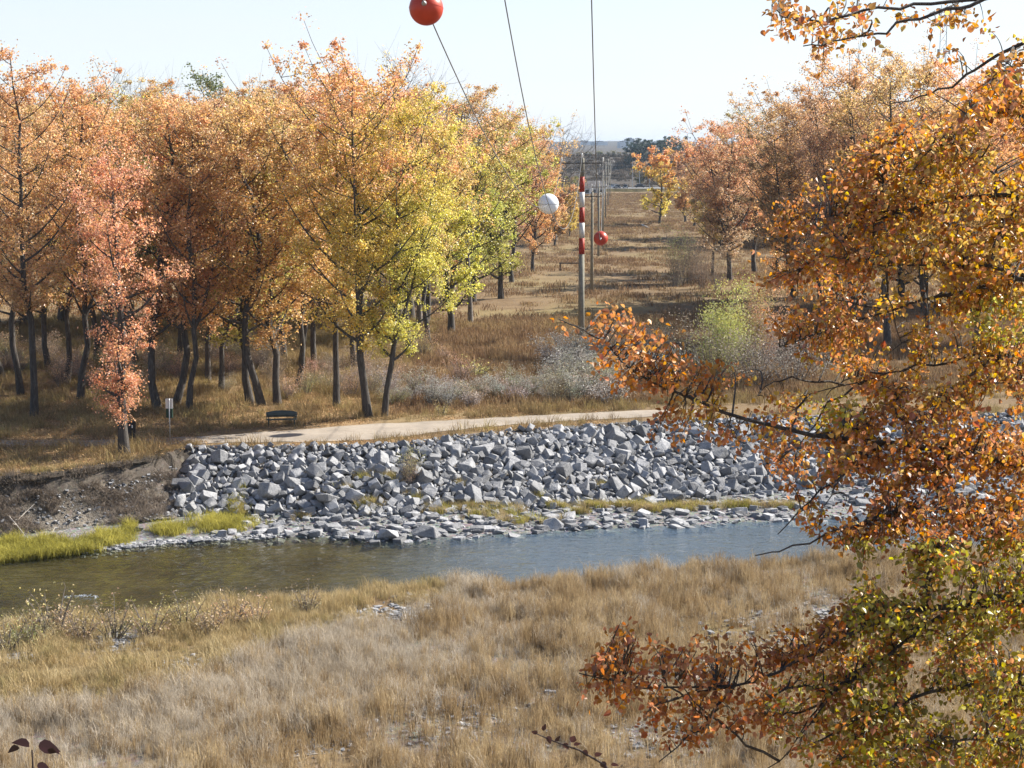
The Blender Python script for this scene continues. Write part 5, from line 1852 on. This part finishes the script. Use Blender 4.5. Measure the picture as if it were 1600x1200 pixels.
def leaf_verts(p, d, n_, b_, s, cu_):
    vs_ = []
    for i, (hx, hy) in enumerate(half):
        vs_.append(p + d * hy * s + b_ * hx * s + n_ * (hx * cu_ * s - 0.10 * hy * hy * s))
    for hx, hy in half[1:-1]:
        vs_.append(p + d * hy * s - b_ * hx * s + n_ * (hx * cu_ * s - 0.10 * hy * hy * s))
    return vs_


lu, lv = proj(Lp[:, 0], Lp[:, 1], Lp[:, 2])
dist = np.linalg.norm(Lp - np.array([0, 0, CAM_Z]), axis=1)
facing = np.abs(np.einsum('ij,ij->i', Nn, Lp - np.array([0, 0, CAM_Z]))) / dist
score = size / dist * (0.3 + facing) * ((lu > 5) & (lu < 1595) & (lv > 5) & (lv < 1195))
order = np.argsort(-score)
lead = order[:300]; others = order[300:]
# colours of this tree: olive-green patches low, orange elsewhere, so the leaves come in two batches
olive = np.zeros(nl, bool)
olive |= (lv > 840) & (lu > 1320) & (frng.random(nl) < 0.42 + 0.25 * (lv < 1000))
olive |= (lv > 1050) & (lu > 1200) & (frng.random(nl) < 0.35)
olive |= (np.hypot((lu - 1570) / 60, (lv - 500) / 40) < 1) & (frng.random(nl) < 0.6)
olive |= (np.hypot((lu - 1300) / 50, (lv - 640) / 30) < 1) & (frng.random(nl) < 0.5)
yelw = (np.hypot((lu - 1500) / 140, (lv - 420) / 220) < 1) & (frng.random(nl) < 0.45)
yelw |= (lu > 1250) & (frng.random(nl) < 0.18)
yelw |= (np.hypot((lu - 1200) / 140, (lv - 640) / 50) < 1) & (frng.random(nl) < 0.45)
yelw |= (lv > 900) & (lu > 1250) & (frng.random(nl) < 0.2)
cls = np.where(olive, 2, np.where(yelw, 1, 0))
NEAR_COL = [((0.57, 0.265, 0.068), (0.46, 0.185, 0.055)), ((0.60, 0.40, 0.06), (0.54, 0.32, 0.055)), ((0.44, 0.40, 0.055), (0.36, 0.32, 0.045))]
for c_, nm in ((0, 'orange_leaves'), (1, 'yellow_leaves'), (2, 'olive_leaves')):
    ids = [i for i in others if cls[i] == c_]
    idn = np.array(ids)
    vs_ = np.empty((len(ids), 10, 3))
    H_ = np.concatenate([half, half[1:-1] * np.array([-1, 1])])
    s_ = size[idn][:, None, None]
    vs_ = Lp[idn][:, None, :] + Ld[idn][:, None, :] * (H_[None, :, 1:2] * s_) + Bn[idn][:, None, :] * (H_[None, :, 0:1] * s_) \
        + Nn[idn][:, None, :] * ((np.abs(H_[None, :, 0:1]) * curl[idn][:, None, None] - 0.10 * H_[None, :, 1:2] ** 2) * s_)
    base_ = np.arange(len(ids))[:, None] * 10
    f1_ = base_ + np.array([0, 1, 2, 3, 4, 5]); f2_ = base_ + np.array([0, 5, 9, 8, 7, 6])
    o = link(nm, np_mesh(nm, vs_.reshape(-1, 3), [np.concatenate([f1_, f2_])], 'near_leaves'), near_tree)
    o['kind'] = 'stuff'
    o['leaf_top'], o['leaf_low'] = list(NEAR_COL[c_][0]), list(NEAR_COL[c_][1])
LEAFM = []
for i in range(4):
    vs_ = np.array(leaf_verts(np.zeros(3), np.array([0, 1.0, 0]), np.array([0, 0, 1.0]), np.array([1.0, 0, 0]), 1.0, 0.08 + 0.12 * i))
    LEAFM.append(np_mesh('leaf', vs_, [np.array([[0, 1, 2, 3, 4, 5], [0, 5, 9, 8, 7, 6]])], 'near_leaves'))
for i in lead:
    M = Matrix((Bn[i], Ld[i], Nn[i])).transposed().to_4x4()
    o = link('leaf', LEAFM[int(i) % 4], near_tree)
    o.matrix_local = Matrix.Translation(Lp[i]) @ M @ Matrix.Scale(size[i], 4)
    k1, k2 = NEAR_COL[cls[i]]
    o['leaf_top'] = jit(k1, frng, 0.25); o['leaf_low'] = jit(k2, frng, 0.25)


# dark sprigs close to the camera
def sprig(name, label, stem_pix, y, leaves, r=0.006, size_=0.08, col=(0.045, 0.022, 0.030)):
    root = empty(name, (0, 0, 0), 0, label, 'plant')
    T = Tubes()
    pts3 = np.array([pd(u_, v_, y) for u_, v_ in stem_pix])
    g_ = tz(pts3[0][0], pts3[0][1])
    foot = np.array([pts3[0][0] + 0.05, pts3[0][1] + 0.05, g_ - 0.05])
    full = np.concatenate([[foot, (foot + pts3[0]) / 2 + np.array([0.03, 0, 0])], pts3])
    T.add(full, np.linspace(r * 1.8, r * 0.5, len(full)), 7)
    link('stem', T.mesh('stem', 'dark_twig'), root)
    for (u_, v_, ang, s_) in leaves:
        p_ = pd(u_, v_, y)
        dd_ = np.array([math.cos(ang), frng.uniform(-0.3, 0.3), math.sin(ang)]); dd_ /= np.linalg.norm(dd_)
        n_ = np.cross(dd_, np.array([frng.uniform(-0.6, 0.6), 1.0, frng.uniform(0.2, 0.8)])); n_ /= np.linalg.norm(n_)
        n_ = np.cross(n_, dd_)
        b_ = np.cross(n_, dd_)
        M = Matrix((b_, dd_, n_)).transposed().to_4x4()
        o = link('leaf', LEAFM[int(frng.integers(4))], root)
        o.matrix_local = Matrix.Translation(p_) @ M @ Matrix.Scale(s_ * size_, 4)
        o['leaf_top'] = list(col); o['leaf_low'] = list(col)


sprig('dark_sapling', 'dark purple leafed sprig poking in at the lower corner', [(58, 1260), (52, 1210), (50, 1172)], 5.0,
      [(46, 1166, math.pi * 0.93, 0.75), (60, 1166, -0.15, 0.95), (58, 1195, -0.4, 0.7), (78, 1168, -0.6, 0.5), (30, 1168, 3.5, 0.5)], 0.005, 0.072)
sprig('dark_twig', 'dark bare-looking twig with few wine-coloured leaves in the near grass', [(985, 1260), (945, 1195), (905, 1172), (865, 1158), (835, 1145)], 12.0,
      [(840, 1146, 2.8, .8), (856, 1150, -1.2, 1), (868, 1160, 1.0, 1), (880, 1162, -0.8, 1), (893, 1160, 1.2, 1.1), (897, 1165, 0.4, .9), (912, 1172, -1, .9), (930, 1182, 0.6, 1), (940, 1190, -1.0, 1), (955, 1196, .2, 1), (850, 1142, 1.4, .9)], 0.008, 0.06, (0.07, 0.03, 0.03))

# ---------------------------------------------------------------- haze
hz = Solid(); hz.box((0, 4300, 28), (13000, 9800, 75))
m = bpy.data.materials.new('haze_air'); m.use_nodes = True
MATS['haze_air'] = m
nt = m.node_tree
nt.nodes.remove(nt.nodes['Principled BSDF'])
pv = nt.nodes.new('ShaderNodeVolumePrincipled')
pv.inputs['Color'].default_value = (0.58, 0.77, 1.0, 1)
pv.inputs['Density'].default_value = 0.00008
nt.links.new(pv.outputs[0], nt.nodes['Material Output'].inputs['Volume'])
ho = hz.build('haze', 'haze_air')
tag(ho, 'thin bluish air between the camera and the far hills', kind='stuff')
